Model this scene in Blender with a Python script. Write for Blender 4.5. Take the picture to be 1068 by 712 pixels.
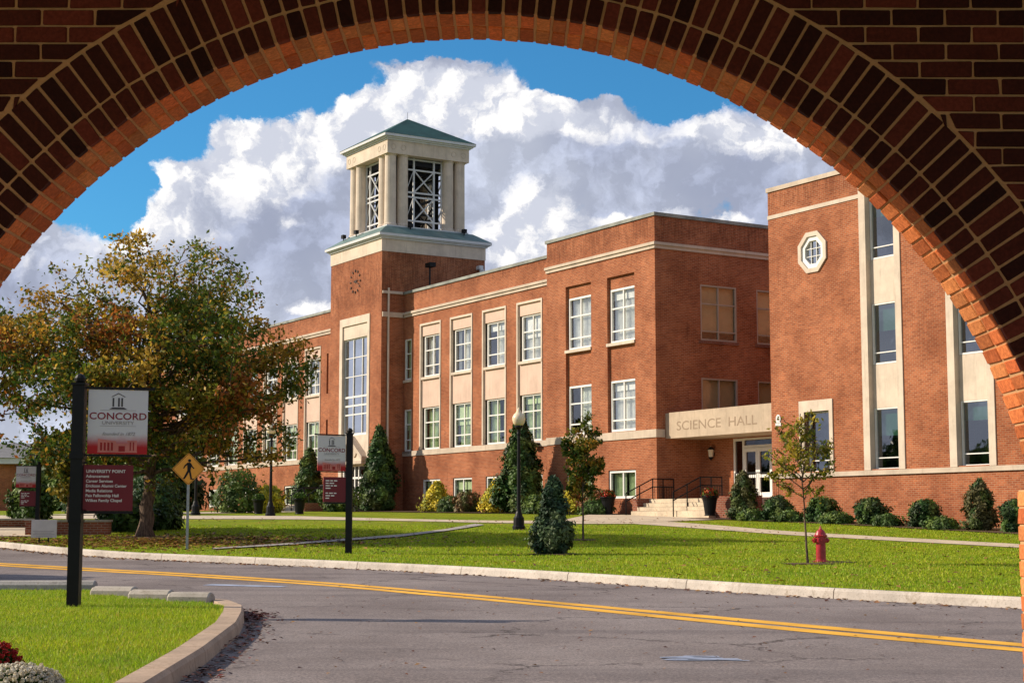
import bpy, math, random
import numpy as np
from mathutils import Vector, Matrix
R = math.radians
random.seed(7); RNG = np.random.default_rng(7)
S = bpy.context.scene
for o in list(bpy.data.objects): bpy.data.objects.remove(o)
COL = S.collection

# ------------------------------------------------------------------ camera, light, exposure
cd = bpy.data.cameras.new('camera'); cam = bpy.data.objects.new('camera', cd); COL.objects.link(cam)
cd.sensor_width = 36; cd.lens = 36*1700/1068; cd.clip_start = .05; cd.clip_end = 5000
cam.location = (0, 0, 0); cam.rotation_euler = (R(90+6.354), 0, 0)
S.camera = cam
SUN_EL = R(29); SUN_DIR = Vector((-.990, .140, 0)).normalized()*math.cos(SUN_EL) + Vector((0, 0, math.sin(SUN_EL)))
sd = bpy.data.lights.new('sun', 'SUN'); sd.energy = 5.0; sd.angle = R(.55); sd.color = (1, .87, .70)
sun = bpy.data.objects.new('sun', sd); COL.objects.link(sun)
sun.rotation_euler = SUN_DIR.to_track_quat('Z', 'Y').to_euler(); sun.location = (-20, 0, 40)
S.view_settings.view_transform = 'Standard'; S.view_settings.look = 'None'
S.view_settings.exposure = 0.28; S.view_settings.gamma = 1
S.cycles.max_bounces = 6; S.cycles.transparent_max_bounces = 12; S.cycles.caustics_reflective = False; S.cycles.caustics_refractive = False
W = bpy.data.worlds.new('World'); S.world = W; W.use_nodes = True

class NT:
    """tiny node-tree helper"""
    def __init__(s, tree): s.t = tree; s.n = tree.nodes; s.l = tree.links
    def new(s, ty, **kw):
        n = s.n.new(ty)
        for k, v in kw.items(): setattr(n, k, v)
        return n
    def put(s, sock, v):
        if isinstance(v, bpy.types.NodeSocket): s.l.new(v, sock)
        else: sock.default_value = v
    def math(s, op, a, b=0., c=None, clamp=False):
        n = s.new('ShaderNodeMath', operation=op, use_clamp=clamp); s.put(n.inputs[0], a); s.put(n.inputs[1], b)
        if c is not None: s.put(n.inputs[2], c)
        return n.outputs[0]
    def vmath(s, op, a, b=(0, 0, 0)):
        n = s.new('ShaderNodeVectorMath', operation=op); s.put(n.inputs[0], a); s.put(n.inputs[1], b)
        return n.outputs[1] if op in ('LENGTH', 'DOT_PRODUCT', 'DISTANCE') else n.outputs[0]
    def noise(s, vec, scale, detail=4, rough=.5, dist=0., col=False):
        n = s.new('ShaderNodeTexNoise'); s.put(n.inputs['Vector'], vec); n.inputs['Scale'].default_value = scale
        n.inputs['Detail'].default_value = detail; n.inputs['Roughness'].default_value = rough; n.inputs['Distortion'].default_value = dist
        return n.outputs['Color' if col else 'Fac']
    def ramp(s, v, a, b, lo=0., hi=1., smooth=True):
        n = s.new('ShaderNodeMapRange', interpolation_type='SMOOTHSTEP' if smooth else 'LINEAR'); s.put(n.inputs[0], v)
        for i, x in enumerate((a, b, lo, hi)): s.put(n.inputs[1+i], x)
        return n.outputs[0]
    def mix(s, f, a, b, bt='MIX'):
        n = s.new('ShaderNodeMix', data_type='RGBA', blend_type=bt); s.put(n.inputs[0], f); s.put(n.inputs[6], a); s.put(n.inputs[7], b)
        return n.outputs[2]

def build_world():
    t = NT(W.node_tree); t.n.clear()
    out = t.new('ShaderNodeOutputWorld'); bg = t.new('ShaderNodeBackground'); t.l.new(bg.outputs[0], out.inputs[0])
    sky = t.new('ShaderNodeTexSky', sky_type='NISHITA'); sky.sun_disc = False; sky.sun_elevation = SUN_EL
    sky.sun_rotation = math.atan2(SUN_DIR.x, SUN_DIR.y); sky.air_density = 1.0; sky.dust_density = .6; sky.ozone_density = 2.5
    d = t.new('ShaderNodeTexCoord').outputs['Generated']
    sp = t.new('ShaderNodeSeparateXYZ'); t.l.new(d, sp.inputs[0])
    # clouds on a dome: azimuth/elevation tangents
    hor = t.math('SQRT', t.math('ADD', t.math('POWER', sp.outputs[0], 2.), t.math('POWER', sp.outputs[1], 2.)))
    u = t.math('ARCTAN2', sp.outputs[0], sp.outputs[1]); v = t.math('DIVIDE', sp.outputs[2], t.math('MAXIMUM', hor, .05))
    cb = t.new('ShaderNodeCombineXYZ'); t.l.new(u, cb.inputs[0]); t.l.new(v, cb.inputs[1]); P0 = cb.outputs[0]
    wn = t.vmath('SUBTRACT', t.noise(P0, 15, 10, .66, col=True), (.5, .5, .5))
    Pw = t.vmath('ADD', P0, t.vmath('MULTIPLY', wn, (.055, .045, 0)))
    def blobs(lst):
        acc = 0.
        for px, py, rx, ry, w in lst:
            q = t.vmath('MULTIPLY', t.vmath('SUBTRACT', Pw, ((px-534)/1700, (545-py)/1700, 0)), (1700/rx, 1700/ry, 0))
            g = t.ramp(t.vmath('LENGTH', q), 0., 1.6, w, 0.)
            acc = t.math('ADD', acc, g)
        return acc
    def fbm(P): return t.noise(P, 19, 12, .60)
    D = fbm(Pw); D2 = fbm(t.vmath('ADD', Pw, (-.0110, .0085, 0)))
    V = t.new('ShaderNodeTexVoronoi', feature='SMOOTH_F1'); t.put(V.inputs['Vector'], Pw); V.inputs['Scale'].default_value = 42; V.inputs['Smoothness'].default_value = .35
    V.inputs['Detail'].default_value = 3; V.inputs['Roughness'].default_value = .55
    bil = t.math('SUBTRACT', .55, V.outputs['Distance'])
    holes = blobs([(255, 84, 90, 40, 1.5), (330, 66, 60, 18, .8), (118, 205, 42, 58, 1.5), (175, 140, 38, 34, 1.2), (650, 68, 120, 27, 1.35), (725, 98, 60, 24, 1.1), (480, 38, 200, 17, 1.2), (820, 110, 40, 25, .5),
                   (597, 88, 38, 14, .7), (60, 215, 40, 20, .9)])
    n2 = t.noise(P0, 34, 9, .62)
    cov = t.ramp(t.math('ADD', t.math('SUBTRACT', 1.0, holes), t.math('ADD', t.math('MULTIPLY', t.math('SUBTRACT', D, .5), 1.7), t.math('MULTIPLY', t.math('SUBTRACT', n2, .5), .5))), .47, .72)
    wb = blobs([(215, 175, 100, 62, .95), (300, 135, 90, 52, .8), (470, 100, 150, 44, .95), (390, 110, 90, 50, .8), (560, 222, 58, 46, 1.15), (535, 262, 60, 34, .9), (645, 224, 26, 10, .9), (712, 217, 26, 10, 1.0), (765, 228, 34, 10, 1.0),
                (640, 130, 120, 26, .62), (800, 140, 70, 34, .75), (335, 320, 34, 12, 1.2), (60, 260, 90, 40, .55), (30, 330, 70, 40, .3), (170, 245, 60, 30, .5), (300, 225, 40, 14, .3),
                (-350, 200, 300, 150, .8), (1500, 250, 300, 150, .8)])
    wt = t.math('ADD', t.math('ADD', wb, t.math('MULTIPLY', t.math('SUBTRACT', D, .5), 1.1)), t.math('MULTIPLY', bil, .30))
    white = t.ramp(wt, .22, .66)
    rel = t.math('MULTIPLY', t.math('SUBTRACT', D, D2), 4.0)
    shade = t.math('ADD', .82, t.math('ADD', rel, t.math('MULTIPLY', bil, .20)))
    shade = t.math('MINIMUM', t.math('MAXIMUM', shade, .55), 1.12)
    grey = t.mix(t.ramp(t.noise(P0, 8, 6, .5), .3, .7), (.370, .410, .545, 1), (.560, .600, .710, 1))
    wcol = t.mix(t.ramp(shade, .5, 1.0), (.60, .63, .73, 1), (1.03, 1.01, .99, 1))
    gs = t.math('MINIMUM', t.math('MAXIMUM', t.math('ADD', 1., t.math('MULTIPLY', t.math('SUBTRACT', D, D2), 2.4)), .90), 1.25)
    grey = t.vmath('MULTIPLY', grey, t.vmath('MULTIPLY', gs, (1, 1, 1)))
    ccol = t.mix(white, grey, wcol)
    zz = t.math('DIVIDE', 1., .12)
    cl = t.vmath('MULTIPLY', ccol, (7.3, 7.3, 7.3))
    skyc = t.mix(1., sky.outputs[0], (.26, .72, .96, 1), 'MULTIPLY')
    up = t.ramp(sp.outputs[2], -.02, .01)
    cov = t.math('MULTIPLY', cov, up)
    # thinner cover higher up and behind
    cov = t.math('MULTIPLY', cov, t.ramp(v, .55, 1.1, 1., .35))
    fin = t.mix(cov, skyc, cl)
    t.l.new(fin, bg.inputs[0]); bg.inputs[1].default_value = .12
build_world()

# ------------------------------------------------------------------ materials
def mat(name, fn):
    m = bpy.data.materials.new(name); m.use_nodes = True; t = NT(m.node_tree); t.n.clear()
    out = t.new('ShaderNodeOutputMaterial'); p = t.new('ShaderNodeBsdfPrincipled'); t.l.new(p.outputs[0], out.inputs[0])
    p.inputs['Specular IOR Level'].default_value = .3
    fn(t, p, out); return m
def pos(t): return t.new('ShaderNodeNewGeometry').outputs['Position']
def uv(t): return t.new('ShaderNodeTexCoord').outputs['UV']
def obco(t): return t.new('ShaderNodeTexCoord').outputs['Object']
def bump(t, p, h, strength=.3, dist=.01):
    b = t.new('ShaderNodeBump'); b.inputs['Strength'].default_value = strength; b.inputs['Distance'].default_value = dist
    t.l.new(h, b.inputs['Height']); t.l.new(b.outputs[0], p.inputs['Normal'])
def plain(name, c, rough=.6, var=.12, scale=6, metal=0., bmp=.15, spec=.3):
    def f(t, p, o):
        n = t.noise(obco(t), scale, 6, .6)
        a = tuple(x*(1-var) for x in c)+(1,); b = tuple(min(1, x*(1+var)) for x in c)+(1,)
        t.put(p.inputs['Base Color'], t.mix(t.ramp(n, .3, .7), a, b))
        p.inputs['Roughness'].default_value = rough; p.inputs['Metallic'].default_value = metal; p.inputs['Specular IOR Level'].default_value = spec
        if bmp: bump(t, p, t.noise(obco(t), scale*12, 4), bmp, .004)
    return mat(name, f)
def brickmat(name, c1, c2, mortar, bw=.21, rh=.0677, ms=.010, stain=True):
    def f(t, p, o):
        b = t.new('ShaderNodeTexBrick'); t.put(b.inputs['Vector'], uv(t)); b.inputs['Scale'].default_value = 1
        b.inputs['Color1'].default_value = c1+(1,); b.inputs['Color2'].default_value = c2+(1,); b.inputs['Mortar'].default_value = mortar+(1,)
        b.inputs['Brick Width'].default_value = bw; b.inputs['Row Height'].default_value = rh; b.inputs['Mortar Size'].default_value = ms; b.inputs['Mortar Smooth'].default_value = .2
        b.inputs['Bias'].default_value = -.1
        n = t.noise(uv(t), .55, 6, .65); m = t.noise(uv(t), 2.7, 5, .7)
        c = t.mix(t.ramp(n, .3, .72), b.outputs['Color'], (.62, .55, .52, 1), 'MULTIPLY')
        c = t.mix(t.math('MULTIPLY', t.ramp(m, .50, .72), .38), c, (1.45, 1.25, 1.1, 1), 'MULTIPLY')
        if stain:   # rain streaks
            mp = t.new('ShaderNodeMapping'); t.put(mp.inputs[0], uv(t)); mp.inputs['Scale'].default_value = (3.2, .25, 1)
            s = t.noise(mp.outputs[0], 1.6, 6, .7)
            c = t.mix(t.math('MULTIPLY', t.ramp(s, .52, .75), .45), c, (.42, .36, .34, 1), 'MULTIPLY')
            # sooty blotches on the parapet bricks
            sp = t.new('ShaderNodeSeparateXYZ'); t.put(sp.inputs[0], uv(t))
            par = t.math('MULTIPLY', t.ramp(sp.outputs[1], 11.35, 11.9), t.ramp(t.noise(mp.outputs[0], 3.5, 7, .75), .40, .66))
            c = t.mix(t.math('MULTIPLY', par, .6), c, (.30, .22, .18, 1), 'MULTIPLY')
            # odd dark and pale bricks show as speckle
            c = t.mix(t.math('MULTIPLY', t.ramp(t.noise(uv(t), 7.5, 3, .8), .55, .75), .35), c, (.55, .45, .42, 1), 'MULTIPLY')
        t.put(p.inputs['Base Color'], c); p.inputs['Roughness'].default_value = .85; p.inputs['Specular IOR Level'].default_value = .15
        bump(t, p, t.math('SUBTRACT', 1., b.outputs['Fac']), .5, .006)
    return mat(name, f)
def leafmat(name, gain=1., trans=.35):
    def f(t, p, o):
        a = t.new('ShaderNodeAttribute'); a.attribute_name = 'tint'
        c = t.mix(1., a.outputs['Color'], (gain, gain, gain, 1), 'MULTIPLY')
        t.put(p.inputs['Base Color'], c); p.inputs['Roughness'].default_value = .55; p.inputs['Specular IOR Level'].default_value = .25
        tr = t.new('ShaderNodeBsdfTranslucent'); t.put(tr.inputs[0], c)
        mx = t.new('ShaderNodeMixShader'); mx.inputs[0].default_value = trans
        t.l.new(p.outputs[0], mx.inputs[1]); t.l.new(tr.outputs[0], mx.inputs[2]); t.l.new(mx.outputs[0], o.inputs[0])
    return mat(name, f)
def glassmat(name, tint, g0=.22):
    def f(t, p, o):
        tr = t.new('ShaderNodeBsdfTransparent'); tr.inputs[0].default_value = tint+(1,)
        gl = t.new('ShaderNodeBsdfGlossy'); gl.inputs['Roughness'].default_value = .02; gl.inputs[0].default_value = (.95, .97, 1, 1)
        bp = t.new('ShaderNodeBump'); bp.inputs['Strength'].default_value = .05; bp.inputs['Distance'].default_value = .02
        t.l.new(t.noise(pos(t), 2.2, 2), bp.inputs['Height']); t.l.new(bp.outputs[0], gl.inputs['Normal'])
        fr = t.new('ShaderNodeLayerWeight'); fr.inputs[0].default_value = .5
        k = t.math('ADD', t.math('MULTIPLY', t.math('POWER', fr.outputs['Facing'], 4.), .6), g0, clamp=True)
        mx = t.new('ShaderNodeMixShader'); t.l.new(k, mx.inputs[0]); t.l.new(tr.outputs[0], mx.inputs[1]); t.l.new(gl.outputs[0], mx.inputs[2])
        t.l.new(mx.outputs[0], o.inputs[0])
    return mat(name, f)

M = {}
M['brick'] = brickmat('facade brick', (.450, .142, .058), (.280, .074, .030), (.44, .245, .145))
M['brick_dark'] = brickmat('old brick', (.30, .085, .045), (.20, .05, .03), (.33, .24, .18))
def _stone(c, var=.15):
    def f(t, p, o):
        n = t.noise(obco(t), 1.3, 7, .65); m = t.noise(obco(t), 9, 5, .6)
        col = t.mix(t.ramp(n, .3, .7), tuple(x*(1-var) for x in c)+(1,), tuple(x*(1+var*.6) for x in c)+(1,))
        mp = t.new('ShaderNodeMapping'); t.put(mp.inputs[0], obco(t)); mp.inputs['Scale'].default_value = (2.5, 2.5, .25)
        col = t.mix(t.math('MULTIPLY', t.ramp(t.noise(mp.outputs[0], 2.2, 6, .7), .5, .78), .5), col, (.45, .42, .40, 1), 'MULTIPLY')
        t.put(p.inputs['Base Color'], col); p.inputs['Roughness'].default_value = .8; bump(t, p, m, .2, .005)
    return f
M['stone'] = mat('limestone', _stone((.64, .53, .42)))
M['stone_dim'] = mat('weathered limestone', _stone((.55, .45, .35)))
M['spandrel'] = mat('pink stone panel', _stone((.64, .46, .36), .1))
M['white_frame'] = plain('white window paint', (.80, .78, .74), .45, .05, 3, bmp=0)
M['tan_frame'] = plain('tan window frame', (.42, .33, .26), .5, .06, 3, bmp=0)
M['glass'] = glassmat('window glass', (.93, .97, .95), .16)
M['glass_bright'] = glassmat('upper window glass', (.97, .99, 1.), .22)
M['glass_green'] = glassmat('dark green glass', (.22, .40, .33), .26)
M['door_glass'] = glassmat('door glass', (.12, .12, .12), .08)
M['glass_tall'] = glassmat('tall window glass', (.6, .66, .68), .62)
M['curtain'] = plain('pale curtain', (.85, .86, .80), .9, .15, 3)
M['curtain_green'] = plain('green curtain', (.52, .62, .36), .9, .2, 3)
M['blind_tan'] = plain('tan blind', (.50, .36, .20), .8, .08, 2)
M['bronze'] = plain('dull bronze', (.060, .035, .022), .5, .2, 8, bmp=0)
M['blind_pale'] = plain('pale blind', (.50, .52, .48), .8, .08, 2)
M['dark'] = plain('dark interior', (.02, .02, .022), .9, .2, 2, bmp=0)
M['skirt'] = plain('pale green patina metal', (.13, .20, .185), .5, .2, 1.2, spec=.3)
M['canopy_stone'] = mat('sandy canopy stone', _stone((.50, .39, .28)))
M['lead'] = plain('lead coping', (.24, .25, .22), .6, .3, 1.5)
M['patina'] = plain('green patina metal', (.020, .075, .062), .6, .25, 1.2, metal=0., spec=.25)
M['metal_white'] = plain('white painted steel', (.62, .62, .62), .4, .06, 3, bmp=0)
M['black_metal'] = plain('black painted metal', (.006, .006, .007), .5, .2, 8, bmp=.05, spec=.22)
M['galv'] = plain('galvanised steel', (.30, .32, .31), .4, .15, 12, metal=.6, bmp=.05)
def _concrete(c):
    def f(t, p, o):
        P = pos(t); n = t.noise(P, 1.6, 8, .65); m = t.noise(P, 35, 4, .7)
        col = t.mix(t.ramp(n, .3, .7), tuple(x*.78 for x in c)+(1,), tuple(x*1.12 for x in c)+(1,))
        col = t.mix(t.math('MULTIPLY', t.ramp(t.noise(P, 7, 6, .7), .55, .72), .5), col, (.55, .50, .42, 1), 'MULTIPLY')
        col = t.mix(t.math('MULTIPLY', t.ramp(m, .50, .70), .5), col, (.45, .42, .38, 1), 'MULTIPLY')
        col = t.mix(t.math('MULTIPLY', t.ramp(t.noise(P, 3.2, 8, .75, .6), .54, .66), .55), col, (.50, .44, .36, 1), 'MULTIPLY')
        t.put(p.inputs['Base Color'], col); p.inputs['Roughness'].default_value = .9; bump(t, p, m, .5, .008)
    return f
M['kerb'] = mat('pale kerb concrete', _concrete((.60, .53, .45)))
M['kerb_tan'] = mat('tan kerb concrete', _concrete((.47, .34, .24)))
M['kerb_block'] = mat('stained kerb block concrete', _concrete((.44, .39, .32)))
M['walk'] = mat('tan path concrete', _concrete((.62, .51, .37)))
M['concrete'] = mat('grey concrete', _concrete((.40, .37, .33)))
def _asphalt(t, p, o):
    P = pos(t); a = t.noise(P, 38, 5, .85); b = t.noise(P, .45, 6, .6); c = t.noise(P, 4, 6, .7); g2 = t.noise(P, 110, 2, .8)
    col = t.mix(t.ramp(b, .3, .7), (.185, .153, .143, 1), (.268, .228, .213, 1))
    col = t.mix(t.math('MULTIPLY', t.ramp(c, .45, .75), .5), col, (1.28, 1.25, 1.2, 1), 'MULTIPLY')
    col = t.mix(t.ramp(a, .38, .62), t.mix(1., col, (.60, .60, .61, 1), 'MULTIPLY'), t.mix(1., col, (1.40, 1.38, 1.36, 1), 'MULTIPLY'))
    col = t.mix(t.math('MULTIPLY', t.ramp(g2, .55, .75), .5), col, (1.7, 1.65, 1.6, 1), 'MULTIPLY')
    # tyre wear stretched along the road, oily patches and fine cracks
    mp = t.new('ShaderNodeMapping'); t.put(mp.inputs[0], P); mp.inputs['Rotation'].default_value = (0, 0, R(55)); mp.inputs['Scale'].default_value = (.06, .9, 1)
    w = t.noise(mp.outputs[0], 1.3, 5, .6)
    col = t.mix(t.math('MULTIPLY', t.ramp(w, .47, .66), .55), col, (.60, .60, .63, 1), 'MULTIPLY')
    col = t.mix(t.math('MULTIPLY', t.ramp(t.noise(P, 1.4, 7, .7, 1.), .60, .72), .6), col, (.55, .53, .53, 1), 'MULTIPLY')
    v = t.new('ShaderNodeTexVoronoi', feature='DISTANCE_TO_EDGE'); t.put(v.inputs['Vector'], t.vmath('ADD', P, t.vmath('MULTIPLY', t.noise(P, 2.5, 5, .7, col=True), (.9, .9, 0)))); v.inputs['Scale'].default_value = .30
    ck = t.math('MULTIPLY', t.ramp(v.outputs['Distance'], .004, .012, 1., 0.), t.ramp(t.noise(P, .5, 3), .46, .58))
    col = t.mix(t.math('MULTIPLY', ck, .8), col, (.22, .20, .20, 1), 'MULTIPLY')
    t.put(p.inputs['Base Color'], col); p.inputs['Roughness'].default_value = .85; p.inputs['Specular IOR Level'].default_value = .2
    bump(t, p, a, .8, .012)
M['asphalt'] = mat('worn asphalt', _asphalt)
def _grass(t, p, o):
    P = pos(t); a = t.noise(P, 30, 4, .8); b = t.noise(P, .32, 6, .65); c = t.noise(P, 3.5, 6, .75)
    col = t.mix(t.ramp(b, .3, .7), (.200, .295, .010, 1), (.340, .375, .016, 1))
    col = t.mix(t.math('MULTIPLY', t.ramp(c, .46, .74), .8), col, (.40, .32, .06, 1))
    col = t.mix(t.math('MULTIPLY', t.ramp(t.noise(P, 1.1, 5, .7), .5, .7), .5), col, (.55, .62, .5, 1), 'MULTIPLY')
    col = t.mix(t.ramp(a, .3, .72), t.mix(1., col, (.5, .55, .5, 1), 'MULTIPLY'), t.mix(1., col, (1.35, 1.3, 1.1, 1), 'MULTIPLY'))
    t.put(p.inputs['Base Color'], col); p.inputs['Roughness'].default_value = .9; p.inputs['Specular IOR Level'].default_value = .1
    bump(t, p, t.math('ADD', a, c), 1., .05)
M['grass'] = mat('mown grass', _grass)
M['blade'] = leafmat('grass blade', 1., .4)
M['leaf'] = leafmat('tree leaf', 1., .38)
M['needle'] = leafmat('evergreen needles', 1., .12)
M['dead_leaf'] = leafmat('fallen leaf', 1., .1)
def _bark(t, p, o):
    mp = t.new('ShaderNodeMapping'); t.put(mp.inputs[0], obco(t)); mp.inputs['Scale'].default_value = (14, 14, 3)
    n = t.noise(mp.outputs[0], 1.5, 7, .7)
    t.put(p.inputs['Base Color'], t.mix(t.ramp(n, .35, .65), (.055, .035, .024, 1), (.17, .115, .08, 1))); p.inputs['Roughness'].default_value = .95; bump(t, p, n, .8, .03)
M['bark'] = mat('bark', _bark)
M['mulch'] = mat('mulch', _concrete((.10, .055, .032)))
M['yellow'] = plain('yellow road paint', (.78, .40, .035), .7, .22, 1.2, bmp=.3)
M['chalk'] = plain('chalky paint', (.30, .34, .44), .9, .25, 4)
M['maroon'] = plain('maroon sign face', (.150, .013, .022), .45, .06, 2, bmp=0)
M['text_white'] = plain('white lettering', (.75, .72, .70), .6, .03, 2, bmp=0)
M['text_maroon'] = plain('maroon lettering', (.22, .015, .03), .6, .05, 2, bmp=0)
M['text_grey'] = plain('grey lettering', (.28, .25, .26), .6, .05, 2, bmp=0)
M['icon_dark'] = plain('dark emblem', (.06, .055, .06), .6, .05, 2, bmp=0)
M['print_red'] = plain('red building print', (.30, .015, .015), .6, .15, 5, bmp=0)
M['print_pink'] = plain('pink building print', (.55, .17, .14), .6, .15, 5, bmp=0)
def _banner(t, p, o):
    sp = t.new('ShaderNodeSeparateXYZ'); t.put(sp.inputs[0], uv(t))
    n = t.noise(uv(t), 5, 4, .6)
    h = t.math('ADD', sp.outputs[1], t.math('MULTIPLY', t.math('SUBTRACT', n, .5), .10))
    # printed artwork: white sheet running into red ink at its foot
    c = t.mix(t.ramp(h, .10, .34), (.42, .010, .012, 1), (.60, .58, .60, 1))
    t.put(p.inputs['Base Color'], c); p.inputs['Roughness'].default_value = .55
M['banner'] = mat('printed banner', _banner)
M['sign_orange'] = plain('school sign yellow', (.80, .33, .02), .4, .05, 2, bmp=0, spec=.5)
M['hydrant'] = plain('red hydrant paint', (.36, .018, .028), .35, .2, 6, bmp=.1, spec=.5)
M['hydrant_cap'] = plain('weathered hydrant nut', (.50, .10, .10), .4, .2, 8, spec=.5)
def _globe(t, p, o):
    t.put(p.inputs['Base Color'], (.80, .68, .48, 1)); p.inputs['Roughness'].default_value = .25; p.inputs['Subsurface Weight'].default_value = .3
M['globe'] = mat('cream lamp globe', _globe)
M['lantern'] = plain('lantern glass', (.70, .62, .50), .3, .05, 2, bmp=0)
M['sign_white'] = plain('white board', (.52, .49, .46), .5, .08, 3, bmp=0)
M['red_flower'] = plain('red petals', (.45, .01, .015), .7, .2, 20)
M['roof_grey'] = plain('grey shingles', (.17, .17, .175), .9, .2, 3)
M['letter'] = plain('incised lettering', (.30, .22, .15), .9, .15, 6)

# ------------------------------------------------------------------ mesh helpers
class MB:
    def __init__(s, zoff=0.): s.v = []; s.f = []; s.m = []; s.z = zoff; s.cur = 0; s.luv = None
    def add(s, verts, faces):
        b = len(s.v); s.v += [tuple(p) for p in verts]
        for f in faces: s.f.append(tuple(b+i for i in f)); s.m.append(s.cur)
    def quad(s, *p): s.add(p, [tuple(range(len(p)))])
    def box(s, x0, x1, y0, y1, z0, z1):
        s.add([(x0,y0,z0),(x1,y0,z0),(x1,y1,z0),(x0,y1,z0),(x0,y0,z1),(x1,y0,z1),(x1,y1,z1),(x0,y1,z1)],
              [(0,3,2,1),(4,5,6,7),(0,1,5,4),(1,2,6,5),(2,3,7,6),(3,0,4,7)])
    def pbox(s, P, u0, u1, v0, v1, d0, d1):
        c = [P(u, v, d) for d in (d0, d1) for v in (v0, v1) for u in (u0, u1)]
        s.add(c, [(0,1,3,2),(4,6,7,5),(0,4,5,1),(2,3,7,6),(0,2,6,4),(1,5,7,3)])
    def tube(s, pts, rad, n=8, cap=True):
        pts = [Vector(p) for p in pts]; rings = []; b0 = len(s.v); fs = []; vs = []
        up = Vector((0, 0, 1)); 
        for i, p in enumerate(pts):
            d = (pts[min(i+1, len(pts)-1)]-pts[max(i-1, 0)])
            if d.length < 1e-9: d = up
            d.normalize(); a = d.cross(Vector((.3, .95, .05)) if abs(d.z) > .9 else up).normalized(); b = d.cross(a)
            r = rad[i] if isinstance(rad, (list, tuple)) else rad
            for k in range(n):
                t = 2*math.pi*k/n; vs.append(p+a*(math.cos(t)*r)+b*(math.sin(t)*r))
        for i in range(len(pts)-1):
            for k in range(n): fs.append((i*n+k, i*n+(k+1) % n, (i+1)*n+(k+1) % n, (i+1)*n+k))
        if cap: fs.append(tuple(range(n))); fs.append(tuple((len(pts)-1)*n+k for k in range(n)))
        s.add(vs, fs)
    def lathe(s, prof, n=16, c=(0, 0, 0)):
        vs = []; fs = []
        for r, z in prof:
            for k in range(n):
                t = 2*math.pi*k/n; vs.append((c[0]+r*math.cos(t), c[1]+r*math.sin(t), c[2]+z))
        for i in range(len(prof)-1):
            for k in range(n): fs.append((i*n+k, i*n+(k+1) % n, (i+1)*n+(k+1) % n, (i+1)*n+k))
        fs.append(tuple(reversed(range(n)))); fs.append(tuple((len(prof)-1)*n+k for k in range(n)))
        s.add(vs, fs)
    def build(s, name, mats, parent=None, smooth=False, uvs=True, norm=True):
        me = bpy.data.meshes.new(name)
        vv = [(x, y, z-s.z) for x, y, z in s.v]
        me.from_pydata(vv, [], s.f)
        if not isinstance(mats, (list, tuple)): mats = [mats]
        for m in mats: me.materials.append(m)
        me.polygons.foreach_set('material_index', s.m)
        if norm:
            import bmesh
            bm = bmesh.new(); bm.from_mesh(me); bmesh.ops.recalc_face_normals(bm, faces=bm.faces); bm.to_mesh(me); bm.free()
        if smooth: me.polygons.foreach_set('use_smooth', [True]*len(me.polygons))
        if uvs: boxuv(me, s.z)
        me.update()
        o = bpy.data.objects.new(name, me); COL.objects.link(o)
        if parent: o.parent = parent
        return o
def boxuv(me, zoff=0.):
    n = len(me.loops); lay = me.uv_layers.new(name='UVMap')
    co = np.empty(len(me.vertices)*3); me.vertices.foreach_get('co', co); co = co.reshape(-1, 3)
    vi = np.empty(n, int); me.loops.foreach_get('vertex_index', vi)
    nr = np.empty(len(me.polygons)*3); me.polygons.foreach_get('normal', nr); nr = nr.reshape(-1, 3)
    lt = np.empty(len(me.polygons), int); me.polygons.foreach_get('loop_total', lt)
    nl = np.repeat(nr, lt, axis=0); c = co[vi]; a = np.abs(nl)
    out = np.empty((n, 2)); hz = a[:, 2] > .75; fx = (~hz) & (a[:, 0] >= a[:, 1]); fy = (~hz) & ~fx
    out[hz] = c[hz][:, :2]; out[fx] = np.c_[c[fx][:, 1], c[fx][:, 2]+zoff]; out[fy] = np.c_[c[fy][:, 0], c[fy][:, 2]+zoff]
    lay.data.foreach_set('uv', out.ravel())
def tag(o, label, cat, group=None):
    o['label'] = label; o['category'] = cat
    if group: o['group'] = group
    return o
def structure(o): o['kind'] = 'structure'; return o
def stuff(o, label, cat): o['kind'] = 'stuff'; o['label'] = label; o['category'] = cat; return o
def thing(name, label, cat, loc=(0, 0, 0), rz=0., group=None):
    o = bpy.data.objects.new(name, None); COL.objects.link(o); o.location = loc; o.rotation_euler = (0, 0, rz)
    o.empty_display_size = .2
    return tag(o, label, cat, group)
def dup(root, loc, rz=None, scale=None, label=None):
    def cp(o, par):
        c = o.copy(); COL.objects.link(c); c.parent = par
        for ch in o.children: cp(ch, c)
        return c
    r = cp(root, None); r.location = loc
    if rz is not None: r.rotation_euler = (0, 0, rz)
    if scale is not None: r.scale = scale if isinstance(scale, tuple) else (scale,)*3
    if label: r['label'] = label
    return r
def text(name, body, size, m, parent, loc, rot=(R(90), 0, 0), align='LEFT', ext=.002, sx=1., shear=0., bold=0.):
    cu = bpy.data.curves.new(name, 'FONT'); cu.body = body; cu.size = size; cu.extrude = ext; cu.align_x = align; cu.shear = shear; cu.offset = bold; cu.resolution_u = 3
    to = bpy.data.objects.new('tmp', cu); COL.objects.link(to); bpy.context.view_layer.update()
    me = bpy.data.meshes.new_from_object(to.evaluated_get(bpy.context.evaluated_depsgraph_get())); bpy.data.objects.remove(to); bpy.data.curves.remove(cu)
    me.name = name; me.materials.clear(); me.materials.append(m)
    o = bpy.data.objects.new(name, me); COL.objects.link(o); o.location = loc; o.rotation_euler = rot; o.scale = (sx, 1, 1); o.parent = parent
    return o
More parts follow.
